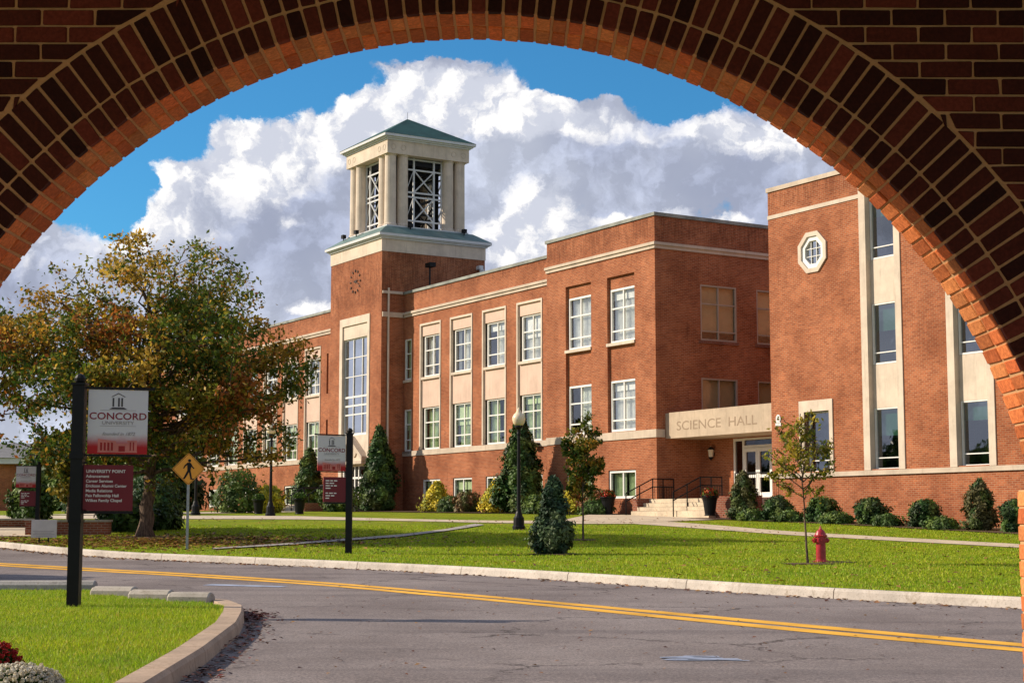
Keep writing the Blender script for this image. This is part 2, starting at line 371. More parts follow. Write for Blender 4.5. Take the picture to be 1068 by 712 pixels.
def quadcloud(name, C, size, m, tint, parent=None, normals=None, aspect=1.6, spread=1.):
    """many small leaf quads; C (n,3) centres, size (n,), tint (n,3)"""
    n = len(C)
    d = RNG.normal(size=(n, 3)); d /= np.linalg.norm(d, axis=1)[:, None]
    if normals is not None:
        d = normals+d*spread; d /= np.linalg.norm(d, axis=1)[:, None]+1e-9
    h = RNG.normal(size=(n, 3)); a = np.cross(d, h); a /= np.linalg.norm(a, axis=1)[:, None]+1e-9; b = np.cross(d, a)
    s = np.asarray(size).reshape(-1, 1)
    a = a*s*.5*aspect; b = b*s*.5
    V = np.stack([C-a, C-b*.9+d*s*.12, C+a, C+b*.9+d*s*.12], 1).reshape(-1, 3)
    me = bpy.data.meshes.new(name); me.vertices.add(4*n); me.vertices.foreach_set('co', V.ravel())
    me.loops.add(4*n); me.loops.foreach_set('vertex_index', np.arange(4*n)); me.polygons.add(n)
    me.polygons.foreach_set('loop_start', np.arange(n)*4); me.polygons.foreach_set('loop_total', np.full(n, 4))
    me.update(); me.validate()
    at = me.attributes.new('tint', 'FLOAT_COLOR', 'POINT'); col = np.ones((4*n, 4)); col[:, :3] = np.repeat(tint, 4, axis=0); at.data.foreach_set('color', col.ravel())
    me.materials.append(m); o = bpy.data.objects.new(name, me); COL.objects.link(o)
    if parent: o.parent = parent
    return o

# ------------------------------------------------------------------ terrain heights
GY = [-30, 0, 8, 12.2, 20.5, 34, 39, 45, 54, 60, 66, 84, 100, 400, 1500]
GZ = [-1.22, -1.22, -1.22, -1.19, -1.05, -.82, -.70, -.44, -.05, .15, .33, .6, .75, 1.2, 2]
def lz(y): return float(np.interp(y, GY, GZ))
def rz_(y): return lz(y)-.14
def strip(name, A, B, dz, m, nu=None, nv=4, zf=lz):
    """sheet between two matching polylines A (near) and B (far)"""
    mb = MB(); A = resample(A, nu); B = resample(B, nu)
    vs = []; fs = []
    for a, b in zip(A, B):
        for k in range(nv+1):
            x = a[0]+(b[0]-a[0])*k/nv; y = a[1]+(b[1]-a[1])*k/nv; vs.append((x, y, zf(y)+dz))
    w = nv+1
    for i in range(len(A)-1):
        for k in range(nv): fs.append((i*w+k, (i+1)*w+k, (i+1)*w+k+1, i*w+k+1))
    mb.add(vs, fs); return mb.build(name, m, smooth=True)
def resample(P, n):
    P = np.array(P, float)
    if n is None: return P
    d = np.r_[0, np.cumsum(np.hypot(*(P[1:, :2]-P[:-1, :2]).T))]; t = np.linspace(0, d[-1], n)
    return np.c_[np.interp(t, d, P[:, 0]), np.interp(t, d, P[:, 1])]
KERB = [(50, -3), (25, 10.2), (14, 16.9), (9.5, 20.2), (6.92, 22.44), (4.33, 25.1), (2.6, 27.5), (1.07, 29.6), (-.45, 31.55), (-2.65, 33.9), (-5.54, 36.25), (-9.47, 39.3), (-11.23, 40.9), (-13.2, 43.1), (-18, 48.5), (-30, 60), (-60, 86), (-150, 160)]
def smooth(P, k=3):
    P = np.array(P, float)
    for _ in range(k):
        Q = [P[0]]
        for a, b in zip(P[:-1], P[1:]): Q += [a*.75+b*.25, a*.25+b*.75]
        Q.append(P[-1]); P = np.array(Q)
    return P
KS = smooth(KERB, 3)
ky, kx = KS[::1, 1], KS[::1, 0]
def kerbx(y): return float(np.interp(y, ky, kx))
g = MB()
ys = list(np.unique(np.r_[np.arange(-40, 110, 1.), np.linspace(110, 1500, 30)]))
vs = []; fs = []
for y in ys: vs += [(-900, y, rz_(y)-.012), (-40, y, rz_(y)-.012), (40, y, rz_(y)-.012), (900, y, rz_(y)-.012)]
for i in range(len(ys)-1):
    for k in range(3): fs.append((i*4+k, i*4+k+1, i*4+5+k, i*4+4+k))
g.add(vs, fs); structure(g.build('ground', M['grass'], smooth=True))
# road: everything on the near side of the far kerb
g = MB(); ys = np.arange(6.43, 90, .5); vs = []; fs = []
for y in ys:
    xr = kerbx(y)+.03
    for k in range(5): vs.append((-70+(xr+70)*k/4 if y < 44 else xr-14*(1-k/4), y, rz_(y)))
for i in range(len(ys)-1):
    for k in range(4): fs.append((i*5+k, i*5+k+1, i*5+6+k, i*5+5+k))
g.add(vs, fs); structure(g.build('road', M['asphalt'], smooth=True))
# lawn beyond the far kerb
g = MB(); ys = np.unique(np.r_[np.arange(0, 110, .5), np.linspace(110, 1500, 30)]); vs = []; fs = []
for y in ys:
    xl = kerbx(y)+.1
    for k in range(6): vs.append((xl+(max(300, xl+50)-xl)*(k/5)**2, y, lz(y)))
for i in range(len(ys)-1):
    for k in range(5): fs.append((i*6+k, i*6+k+1, i*6+7+k, i*6+6+k))
g.add(vs, fs); structure(g.build('lawn', M['grass'], smooth=True))

def kerb(name, P, width, m, seg=3., side=1, gap=.02, h=.15, proud=.012, z0=lz):
    """extruded kerb stones along a polyline with open joints; side=+1: lawn lies to the left of travel"""
    P = resample(P, max(8, int(sum(math.dist(a, b) for a, b in zip(P[:-1], P[1:]))/.35)))
    mb = MB(); L = 0; cur = []
    def sec(p, d):
        nrm = Vector((-d[1], d[0], 0))*side; z = z0(p[1]); q = Vector((p[0], p[1], 0))
        return [q+Vector((0,0,z-h-.03)), q+Vector((0,0,z-.03))+nrm*.02, q+nrm*.045+Vector((0,0,z+proud)), q+nrm*width+Vector((0,0,z+proud)), q+nrm*(width+.01)+Vector((0,0,z-.05))]
    secs = []
    for i, p in enumerate(P):
        d = P[min(i+1, len(P)-1)]-P[max(0, i-1)]; d = d/np.hypot(*d); secs.append((sec(p, d), d))
    run = []; acc = 0
    for i in range(len(secs)):
        s_, d = secs[i]; run.append(s_)
        if i: acc += math.dist(P[i], P[i-1])
        if acc > seg or i == len(secs)-1:
            off = Vector((d[0], d[1], 0))*gap; r2 = run[:-1]+[[v-off for v in run[-1]]]
            n = len(s_); vs = [v for r in r2 for v in r]; fs = []
            for a in range(len(r2)-1):
                for b in range(n-1): fs.append((a*n+b, a*n+b+1, (a+1)*n+b+1, (a+1)*n+b))
            fs += [tuple(range(n)), tuple((len(r2)-1)*n+k for k in range(n))]
            mb.add(vs, fs); run = [s_]; acc = 0
    return mb.build(name, m)
kk = [tuple(p) for p in KS if -2 < p[1] < 100]
structure(kerb('kerb', kk, .17, M['kerb'], 2.9, side=-1))

# planted island with its own kerb
ISL_IN = [(-2.60, 6.6), (-2.80, 9.5), (-2.94, 12.38), (-3.05, 15.14), (-3.25, 18.19), (-3.47, 19.9), (-3.62, 20.7), (-3.85, 21.45)]
isl_edge = [(-2.60, 6.6), (-2.80, 9.5), (-2.94, 12.38), (-3.05, 15.14), (-3.25, 18.19), (-3.47, 19.9), (-3.62, 20.9), (-4.1, 21.75), (-4.6, 22.1), (-5.3, 22.75), (-5.8, 23.45), (-6.2, 24.35), (-7.5, 24.6), (-11, 25.4), (-15, 26)]
iy = np.array([p[1] for p in isl_edge]); ix = np.array([p[0] for p in isl_edge])
g = MB(); vs = []; fs = []; ys = np.unique(np.r_[np.arange(6.6, 26, .25), iy])
for y in ys:
    xr = float(np.interp(y, iy, ix))
    for k in range(5): vs.append((-15.2+(xr+15.2)*k/4, y, lz(y)))
for i in range(len(ys)-1):
    for k in range(4): fs.append((i*5+k, i*5+k+1, i*5+6+k, i*5+5+k))
g.add(vs, fs); structure(g.build('lawn', M['grass'], smooth=True))
outer = [(-2.36, 6.6), (-2.54, 9.5), (-2.70, 12.38), (-2.80, 15.14), (-3.0, 18.19), (-3.22, 19.9), (-3.40, 21.0), (-3.75, 22.0), (-3.98, 22.25)]
structure(kerb('kerb', outer, .26, M['kerb_tan'], 2.6, side=1, h=.16))
def kerb_block(x0, y0, x1, y1, label, m, w=.3, h=.235):
    L = math.dist((x0, y0), (x1, y1)); z = (rz_(y0)+rz_(y1))/2
    r = thing('kerb_block', label, 'kerb block', ((x0+x1)/2, (y0+y1)/2, z), math.atan2(y1-y0, x1-x0), 'kerb blocks round the grass island')
    mb = MB(); n = 7; vs = []; fs = []
    for X in (-L/2, -L/2+.02, L/2-.02, L/2):
        k = .93 if abs(X) == L/2 else 1.
        for i in range(n):
            t = math.pi*i/(n-1); vs.append((X, -math.cos(t)*w/2*k, h*.35+math.sin(t)**.6*h*.75*k if 0 < i < n-1 else h*.1))
        vs += [(X, w/2*k, -.05), (X, -w/2*k, -.05)]
    q = n+2
    for a in range(3):
        for i in range(q): fs.append((a*q+i, a*q+(i+1) % q, (a+1)*q+(i+1) % q, (a+1)*q+i))
    fs += [tuple(range(q)), tuple(3*q+i for i in range(q))]
    mb.add(vs, fs); mb.build('block', m, r, smooth=False)
kerb_block(-4.55, 21.95, -3.98, 21.85, 'pale rounded kerb block beside the curved tan kerb, rightmost of the short ones', M['kerb_block'])
kerb_block(-5.20, 22.55, -4.62, 22.42, 'pale rounded kerb block in the middle of the three short ones', M['kerb_block'])
kerb_block(-5.92, 23.35, -5.30, 23.2, 'pale rounded kerb block nearest the large black sign post, leftmost of the short ones', M['kerb_block'])
kerb_block(-8.4, 24.55, -6.2, 24.55, 'long dark grey kerb block lying in shade behind the large black sign post', M['concrete'], .26, .25)

# paths and plaza
structure(strip('path', [(-7.3, 40.2), (-5.91, 41.75), (-3.07, 46.1), (-1.9, 49.6), (-.9, 53.4)], [(-7.42, 40.6), (-6.02, 42.4), (-3.2, 47.2), (-2.07, 50.4), (-1.2, 54.3)], .028, M['concrete'], 20))
structure(strip('path', [(-26, 60.), (-13.1, 59.9), (-8.06, 59.4), (-3.83, 57.5), (-.6, 55.4), (2.12, 54.5), (4.23, 54.6)], [(-26, 65.), (-14.1, 64.4), (-8.71, 64.2), (-3.98, 59.8), (-.5, 57.8), (2.23, 57.8), (4.6, 58.9)], .016, M['walk'], 30))
structure(strip('path', [(4.0, 54.7), (7.85, 47.3), (12.64, 41.0), (20, 32), (30, 21)], [(4.54, 58.88), (8.27, 49.3), (13.2, 42.4), (20.9, 33.2), (31, 22)], .014, M['walk'], 30))
structure(strip('path', [(1.6, 57), (3.2, 56), (4.6, 56), (7.4, 58.9)], [(3.1, 66), (4.6, 65.5), (6.2, 64.6), (8.6, 60.9)], .020, M['walk'], 12))
structure(strip('path', [(-20, 46.4), (-13.6, 46.4)], [(-20, 51.5), (-14.6, 51.5)], .02, M['walk'], 8))
structure(strip('path', [(-19, 66), (-15, 64.2)], [(-12.5, 82), (-10, 80)], .022, M['walk'], 8))
# centre lines
yt = np.array([(-40, 60), (-22, 46), (-14.5, 39.6), (-11.08, 36.6), (-7.56, 33.6), (-5.18, 31.3), (-3.09, 29.0), (-1.6, 27.0), (-.32, 25.25), (.91, 23.5), (3.32, 20.02), (5.34, 17.15), (8.3, 13.4), (14, 7)])
yb = np.array([(-40.2, 59), (-22.2, 44.7), (-14.4, 38.4), (-10.9, 35.4), (-7.3, 32.3), (-4.93, 29.95), (-2.93, 27.75), (-1.6, 25.8), (-.3, 24.05), (.87, 22.3), (3.11, 18.85), (5.09, 16.2), (8.0, 12.6), (13.4, 6.6)])
yt = resample([tuple(p) for p in smooth(yt, 2)], 120); yb = resample([tuple(p) for p in smooth(yb, 2)], 120)
for f0, f1 in ((0., .40), (.60, 1.)):
    structure(strip('road_marking', [tuple(p) for p in yb+(yt-yb)*f0], [tuple(p) for p in yb+(yt-yb)*f1], .005, M['yellow'], None, 2, zf=rz_))
mb = MB()
for k in range(20):
    x = 1.50+random.random()*.55; y = 15.45+random.random()*.40; l = .05+random.random()*.16; w = .015+random.random()*.035; a = random.uniform(-.3, .5)
    c, s_ = math.cos(a), math.sin(a); z = rz_(y)+.005+k*.0003
    mb.quad(*[(x+c*i*l-s_*j*w, y+s_*i*l+c*j*w, rz_(y+s_*i*l+c*j*w)+.005+k*.0003) for i, j in ((-1, -.6), (1, -1), (.9, .8), (-.8, 1))])
structure(mb.build('road_marking', M['chalk']))
mb = MB(); mb.quad(*[(x, y, rz_(y)+.006) for x, y in ((-5.3, 28.2), (-3.9, 27.6), (-3.8, 27.9), (-5.2, 28.6))]); structure(mb.build('road_marking', M['chalk']))

# ------------------------------------------------------------------ arch wall (camera looks through it)
AX, AZ, AR = -.16, -.30, 2.24; YF, YB = 6.05, 6.42; SPR = .14; JL, JR = -2.30, 1.98; TOP = 3.3; FLR = -1.36
def brick_mats(c_list): pass
def _archbrick(t, p, o):
    a = t.new('ShaderNodeAttribute'); a.attribute_name = 'tint'
    n = t.noise(pos(t), 60, 6, .7); m = t.noise(pos(t), 14, 5, .6)
    c = t.mix(t.ramp(n, .35, .7), t.mix(1., a.outputs['Color'], (.72, .68, .66, 1), 'MULTIPLY'), t.mix(1., a.outputs['Color'], (1.2, 1.2, 1.2, 1), 'MULTIPLY'))
    c = t.mix(t.math('MULTIPLY', t.ramp(m, .5, .7), .4), c, (.6, .5, .48, 1), 'MULTIPLY')
    t.put(p.inputs['Base Color'], c); p.inputs['Roughness'].default_value = .8; p.inputs['Specular IOR Level'].default_value = .2; bump(t, p, n, .6, .004)
M['archbrick'] = mat('arch brick', _archbrick)
def _mortar(t, p, o):
    n = t.noise(pos(t), 80, 5, .7); t.put(p.inputs['Base Color'], t.mix(n, (.40, .22, .10, 1), (.66, .40, .20, 1))); p.inputs['Roughness'].default_value = .95; bump(t, p, n, .7, .004)
M['mortar'] = mat('sandy mortar', _mortar)
arch = thing('brick_arch_wall', 'dark brick wall with a wide round arch that frames the whole view', 'brick wall', (AX, YF, FLR))
def to_arch(mb): mb.v = [(x-AX, y-YF, z-FLR) for x, y, z in mb.v]
mo = MB(); RO = AR+.325; e = .0055
f0, f1 = YF+.0085, YB-.006
th0 = math.asin((SPR-AZ)/AR); N = 96
arc = [(AX+(AR+e)*math.cos(th0+(math.pi-2*th0)*i/N), AZ+(AR+e)*math.sin(th0+(math.pi-2*th0)*i/N)) for i in range(N+1)]
for (xa, za), (xb, zb) in zip(arc[:-1], arc[1:]):
    for y in (f0, f1): mo.quad((xa, y, za), (xb, y, zb), (xb, y, TOP), (xa, y, TOP))
    mo.quad((xa, f0, za), (xb, f0, zb), (xb, f1, zb), (xa, f1, za))
for xs, js, xo in ((arc[0][0], JR+e, 6.2), (arc[-1][0], JL-e, -6.2)):
    for y in (f0, f1):
        mo.quad((xs, y, SPR), (xo, y, SPR), (xo, y, TOP), (xs, y, TOP)); mo.quad((js, y, FLR), (xo, y, FLR), (xo, y, SPR-.012), (js, y, SPR-.012)); 
    mo.quad((js, f0, FLR), (js, f1, FLR), (js, f1, SPR-.012), (js, f0, SPR-.012)); mo.quad((js, f0, SPR-.012), (js, f1, SPR-.012), (xs*1.3, f1, SPR-.012), (xs*1.3, f0, SPR-.012))
to_arch(mo); mo.build('mortar', M['mortar'], arch, norm=False)
# brick solids with slightly worn edges
class Bricks:
    def __init__(s): s.v = []; s.f = []; s.c = []
    def hexa(s, c8, tint, ch=.004):
        """c8: bottom 4 then top 4 corners; shrinks a little and chamfers by insetting"""
        C = np.array(c8, float); m = C.mean(0); J = (RNG.normal(size=C.shape)*.0013).clip(-.0022, .0022); C = C+J
        b = len(s.v)
        F = [(0,1,2,3),(4,5,6,7),(0,1,5,4),(1,2,6,5),(2,3,7,6),(3,0,4,7)]
        idx = {}
        for fi, f in enumerate(F):
            fc = C[list(f)].mean(0)
            for vtx in f:
                d = fc-C[vtx]; L = np.linalg.norm(d)+1e-9; idx[(fi, vtx)] = b+len(idx); s.v.append(tuple(C[vtx]+d/L*ch*1.4)); s.c.append(tint)
        for fi, f in enumerate(F): s.f.append(tuple(idx[(fi, k)] for k in f))
        E = {}
        for fi, f in enumerate(F):
            for k in range(4):
                a, c = f[k], f[(k+1) % 4]; E.setdefault((min(a, c), max(a, c)), []).append(fi)
        for (a, c), (p, q) in E.items(): s.f.append((idx[(p, a)], idx[(p, c)], idx[(q, c)], idx[(q, a)]))
        for vtx in range(8):
            fs = [fi for fi, f in enumerate(F) if vtx in f]; s.f.append(tuple(idx[(fi, vtx)] for fi in fs))
    def build(s, name, m, parent, off=(0, 0, 0)):
        me = bpy.data.meshes.new(name); me.from_pydata([(x-off[0], y-off[1], z-off[2]) for x, y, z in s.v], [], s.f)
        import bmesh
        bm = bmesh.new(); bm.from_mesh(me); bmesh.ops.recalc_face_normals(bm, faces=bm.faces); bm.to_mesh(me); bm.free()
        at = me.attributes.new('tint', 'FLOAT_COLOR', 'POINT'); at.data.foreach_set('color', np.array([c+(1.,) for c in s.c]).ravel())
        me.materials.append(m); o = bpy.data.objects.new(name, me); COL.objects.link(o); o.parent = parent; return o
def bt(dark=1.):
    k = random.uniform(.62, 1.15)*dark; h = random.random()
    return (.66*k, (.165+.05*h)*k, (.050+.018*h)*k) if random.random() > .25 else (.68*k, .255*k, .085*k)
def bf():       # camera-side face bricks: the soffit's brick with shade put into a darker colour
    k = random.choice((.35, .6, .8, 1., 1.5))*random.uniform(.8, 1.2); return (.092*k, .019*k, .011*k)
ring = Bricks(); p_in = .0635/(AR+.02); nb = int(round((math.pi-2*th0)/p_in)); dth = (math.pi-2*th0)/nb; mj = .0056
def vouss(B, t0, t1, r0, r1, y0, y1, tint):
    t0 += mj/AR; t1 -= mj/AR
    c = [(AX+r*math.cos(t), y, AZ+r*math.sin(t)) for r, t, y in ((r0, t0, y0), (r0, t1, y0), (r0, t1, y1), (r0, t0, y1), (r1, t0, y0), (r1, t1, y0), (r1, t1, y1), (r1, t0, y1))]
    B.hexa(c, tint)
for i in range(nb):
    t0 = th0+i*dth; t1 = t0+dth; ym = YF+.182
    j = random.uniform(-.001, .001)
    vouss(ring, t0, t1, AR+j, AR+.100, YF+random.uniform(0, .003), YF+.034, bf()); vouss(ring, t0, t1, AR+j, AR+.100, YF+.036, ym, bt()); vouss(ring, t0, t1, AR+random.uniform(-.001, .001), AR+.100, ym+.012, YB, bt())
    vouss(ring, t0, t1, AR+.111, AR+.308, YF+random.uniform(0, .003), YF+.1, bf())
ring.build('arch_brick_ring', M['archbrick'], arch, (AX, YF, FLR))
wb = Bricks(); ph = .0676; bl = .203
row = 0; z = FLR
while z < TOP:
    z0, z1 = z+.0048, z+ph-.0048; off = (row % 2)*bl*.5+.03
    for k in range(-34, 34):
        x0 = k*bl+off+.0048; x1 = x0+bl-.0096; xi = []
        def lim(zz, side):
            dz = zz-AZ
            if zz > SPR: 
                q = RO**2-dz**2; return AX+side*math.sqrt(q) if q > 0 else None
            return JR if side > 0 else JL
        for side in (1, -1):
            la, lb = lim(z0, side), lim(z1, side)
            if la is None and lb is None:
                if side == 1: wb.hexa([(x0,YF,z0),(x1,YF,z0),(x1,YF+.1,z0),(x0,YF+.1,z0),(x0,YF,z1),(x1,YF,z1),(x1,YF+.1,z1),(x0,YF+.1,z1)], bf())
                continue
            if la is None: la = lb
            if lb is None: lb = AX
            if side > 0: xa0, xa1, xb0, xb1 = max(x0, la), x1, max(x0, lb), x1
            else: xa0, xa1, xb0, xb1 = x0, min(x1, la), x0, min(x1, lb)
            if max(xa1-xa0, xb1-xb0) < .012 or abs((xa0+xa1)/2) > 6.2: continue
            if xa1-xa0 < .004: xa1 = xa0+.004 if side < 0 else xa1; xa0 = xa1-.004
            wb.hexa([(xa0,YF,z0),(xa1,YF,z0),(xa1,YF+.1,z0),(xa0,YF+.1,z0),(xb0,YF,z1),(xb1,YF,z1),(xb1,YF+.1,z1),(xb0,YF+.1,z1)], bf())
    if z1 < SPR:      # jamb faces: two bricks through the depth
        for xj, s_ in ((JR, 1), (JL, -1)):
            cut = YF+(.27 if row % 2 else .205)
            for ya, yb_ in ((YF+.105, cut-.005), (cut+.005, YB)):
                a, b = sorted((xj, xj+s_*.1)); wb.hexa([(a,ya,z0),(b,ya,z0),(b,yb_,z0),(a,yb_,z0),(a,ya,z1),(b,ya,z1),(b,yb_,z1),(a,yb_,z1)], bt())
    z += ph; row += 1
wb.build('wall_bricks', M['archbrick'], arch, (AX, YF, FLR))
# the porch the camera stands in
def porch_part(name, label, x0, x1, y0, y1, z0, z1, m, cat):
    mb = MB(); mb.box(x0-(x0+x1)/2, x1-(x0+x1)/2, y0-y0, y1-y0, 0, z1-z0); o = mb.build(name, m); o.location = ((x0+x1)/2, y0, z0); return tag(o, label, cat)
for i, (x, y) in enumerate(((-6.0, -3.8), (6.0, -3.8), (-6.0, 1.4), (6.0, 1.4))):
    porch_part('porch_pier', 'square brick pier holding the porch roof, ' + ('behind the viewer at left', 'behind the viewer at right', 'beside the viewer at left', 'beside the viewer at right')[i], x-.25, x+.25, y-.25, y+.25, FLR, TOP, M['brick_dark'], 'brick pier')
porch_part('porch_ceiling', 'ceiling slab over the porch behind the arch', -6.4, 6.4, -4.2, YB, TOP+.002, TOP+.3, M['kerb_tan'], 'ceiling')
mb = MB(); mb.box(-6.2, 6.2, -4, YB+.15, FLR-.2, FLR+.004); structure(mb.build('pavement', M['kerb_tan']))

# ------------------------------------------------------------------ science hall
BX = Vector((.52106, -.85352, 0)); BY = Vector((.85352, .52106, 0)); BC = Vector((5.8486, 66., 0)); BZ = .2
ang = math.atan2(BX.y, BX.x)
hall = thing('brick_building', 'long red brick hall with stone trim, bell tower and a canopy reading SCIENCE HALL', 'building', (BC.x, BC.y, BZ), ang)
def HB(): return MB(BZ)
def front(b): return lambda u, v, d: (u, b+d, v)          # wall facing local -y
def side(a): return lambda u, v, d: (a-d, u, v)           # wall facing local +x
def wall(mb, P, u0, u1, v0, v1, ops):
    """wall sheet with openings (u0,u1,v0,v1,depth); reveals run into the wall"""
    U = sorted({u0, u1, *[x for o in ops for x in o[:2]]}); V = sorted({v0, v1, *[x for o in ops for x in o[2:4]]})
    for a, b in zip(U[:-1], U[1:]):
        for c, d in zip(V[:-1], V[1:]):
            mu, mv = (a+b)/2, (c+d)/2
            if any(o[0] < mu < o[1] and o[2] < mv < o[3] for o in ops): continue
            mb.quad(P(a, c, 0), P(b, c, 0), P(b, d, 0), P(a, d, 0))
    for a, b, c, d, dp in ops:
        mb.quad(P(a, c, 0), P(a, d, 0), P(a, d, dp), P(a, c, dp)); mb.quad(P(b, c, 0), P(b, d, 0), P(b, d, dp), P(b, c, dp))
        mb.quad(P(a, d, 0), P(b, d, 0), P(b, d, dp), P(a, d, dp)); mb.quad(P(a, c, 0), P(b, c, 0), P(b, c, dp), P(a, c, dp))
def window(P, u0, u1, v0, v1, d, cols=2, bars=(.27, .64), fr='white_frame', gl='glass', back='curtain', thick=.075, drop=1., gaps=((.0, 1.),), sill=None, bar_t=None, open_l=0.):
    f = HB(); t = thick
    f.pbox(P, u0, u0+t, v0, v1, d-.07, d+.02); f.pbox(P, u1-t, u1, v0, v1, d-.07, d+.02)
    f.pbox(P, u0+t, u1-t, v1-t, v1, d-.07, d+.02); f.pbox(P, u0+t, u1-t, v0, v0+t*1.1, d-.07, d+.02)
    for k in range(1, cols):
        u = u0+(u1-u0)*k/cols; f.pbox(P, u-t*.4, u+t*.4, v0+t*1.1, v1-t, d-.055, d+.02)
    for b in bars:
        v = v0+(v1-v0)*b; f.pbox(P, u0+t, u1-t, v-t*.36, v+t*.36, d-.05, d+.018)
    fo = f.build('window', M[fr], hall)
    g_ = HB(); g_.quad(P(u0+t*.5, v0+t*.5, d), P(u1-t*.5, v0+t*.5, d), P(u1-t*.5, v1-t*.5, d), P(u0+t*.5, v1-t*.5, d)); g_.build('pane', M[gl], fo, norm=False)
    if back:
        c = HB(); vb = v0+(v1-v0)*(1-drop)
        for a, b in gaps:
            n = max(4, int((b-a)*(u1-u0)/.07)); 
            for k in range(n):
                ua = u0+(u1-u0)*(a+(b-a)*k/n); ub = u0+(u1-u0)*(a+(b-a)*(k+1)/n); da, db = (.14, .20) if k % 2 else (.20, .14)
                if 'blind' in back: da = db = .14
                c.quad(P(ua, vb, d+da), P(ub, vb, d+db), P(ub, v1, d+db), P(ua, v1, d+da))
        if 'curtain' in back and random.random() < .35:      # a half-drawn blind over the curtain
            vb2 = v1-(v1-v0)*random.choice((.2, .35, .5)); c.quad(P(u0, vb2, d+.10), P(u1, vb2, d+.10), P(u1, v1, d+.10), P(u0, v1, d+.10))
        c.build('curtain', M[back], fo, norm=False)
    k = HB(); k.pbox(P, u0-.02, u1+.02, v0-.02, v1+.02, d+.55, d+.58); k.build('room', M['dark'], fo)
    if sill:
        s_ = HB(); s_.pbox(P, u0-.1, u1+.08, v0-.13, v0-.002, -.05, d+.02); s_.build('sill', M[sill], fo)
    return fo
Br = HB()      # all brick skin of one wall family is one part
# --- main range, b = .3
PM = front(.3); PF = front(0.)
bays = [-20.84+3.19*i for i in range(4)]
ops = []
for x in bays:
    ops.append((x, x+2.23, 3.72, 10.24, .12)); ops.append((x+.33, x+2.2, 1.05, 2.22, .16))
ops += [(-22.6, -21.78, 7.45, 9.6, .12), (-22.6, -21.78, 3.72, 5.9, .12)]
wall(Br, PM, -22.66, -8.2, -.2, 12.0, ops)
Br.build('main_wall', M['brick'], hall, norm=False); Br = HB()
# left of the tower
lb = [-35.27-3.13*i for i in range(8)]
ops2 = []
for x in lb:
    ops2.append((x, x+2.18, 3.72, 10.28, .12)); ops2.append((x+.3, x+2.0, 1.05, 2.22, .16))
ops2 += [(-32.25, -32.0, 7.4, 9.73, .2), (-32.25, -32.0, 3.75, 5.9, .2)]
wall(Br, PM, -62, -28.95, -.2, 12.1, ops2)
Br.build('main_wall', M['brick'], hall, norm=False)
def bay(x, up='glass_bright', lo='glass', cu='curtain', cl='curtain_green', gu=((0, 1),), gl_=((0, 1),)):
    s_ = HB()
    # thin proud stone border
    s_.pbox(PM, x, x+.10, 3.74, 10.24, -.035, .12); s_.pbox(PM, x+2.13, x+2.23, 3.74, 10.24, -.035, .12); s_.pbox(PM, x+.10, x+2.13, 10.14, 10.24, -.035, .12)
    s_.pbox(PM, x+.1, x+.268, 3.74, 9.6, .19, .22); s_.build('stone_surround', M['stone'], hall)
    for a, b in ((9.6, 10.14), (5.9, 7.33)): s_ = HB(); s_.pbox(PM, x+.1, x+2.13, a, b, .06, .2); s_.build('stone_panel', M['spandrel'], hall)
    window(PM, x+.27, x+2.13, 7.46, 9.6, .20, fr='white_frame', gl=up, back=cu, gaps=gu, sill='stone')
    window(PM, x+.27, x+2.13, 3.74, 5.9, .20, gl=lo, back=cl, gaps=gl_)
    window(PM, x+.35, x+2.18, 1.07, 2.2, .12, bars=(), back='curtain_green', gaps=((0, .42), (.55, 1)))
vr = [((0, .35), (.55, 1)), ((0, .12), (.35, 1)), ((.3, 1),), ((0, 1),)]
for i, x in enumerate(bays): bay(x, gu=vr[i], gl_=[((.05, .95),), ((.1, .9),), ((0, .45), (.6, 1)), ((0, .3), (.45, 1))][i], cu='curtain', cl='curtain_green')
for i, x in enumerate(lb): bay(x-.0, gu=((0, .4), (.6, 1)), gl_=((0, .5),))
for v0, v1 in ((7.45, 9.6), (3.72, 5.9)):
    window(PM, -22.55, -21.8, v0, v1, .1, cols=1, back='curtain_green', gaps=((0, .5),), sill='stone')
# --- projecting end pavilion, b = 0, x -8.2..0
E_ = HB(); ops = []
for x in (-6.66, -3.44):
    ops.append((x, x+2.0, 3.80, 10.4, .13)); 
ops += [(-6.63, -4.68, .80, 2.22, .16), (-3.42, -1.45, 1.0, 2.2, .16)]
wall(E_, PF, -8.2, 0, -.2, 12.55, ops)
for x in (-6.66, -3.44):      # recessed brick strip behind the two windows
    wall(E_, front(.13), x, x+2.0, 3.80, 10.4, [(x+.05, x+1.95, 7.55, 9.88, .1), (x+.05, x+1.95, 3.80, 5.98, .1)])
PS = side(0.)
E_.quad(PF(-8.2, -.2, 0), PF(-8.2, 12.55, 0), PF(-8.2, 12.55, .3), PF(-8.2, -.2, .3))
E_.build('pavilion_wall', M['brick'], hall, norm=False)
for i, x in enumerate((-6.66, -3.44)):
    window(PF, x+.07, x+1.93, 7.57, 9.87, .2, bars=(.22, .64), gl='glass_bright', sill='stone', thick=.085)
    window(PF, x+.07, x+1.93, 3.82, 5.97, .2, bars=(.22, .64), gl='glass_bright' if i else 'glass', thick=.085, gaps=(((.3, 1),), ((0, 1),))[i])
window(PF, -6.60, -4.70, .82, 2.2, .12, bars=(.25,), back='curtain_green', gaps=((.2, .9),)); window(PF, -3.4, -1.47, 1.02, 2.18, .12, bars=(), back='curtain_green', gaps=((0, .45), (.55, 1)), thick=.09)
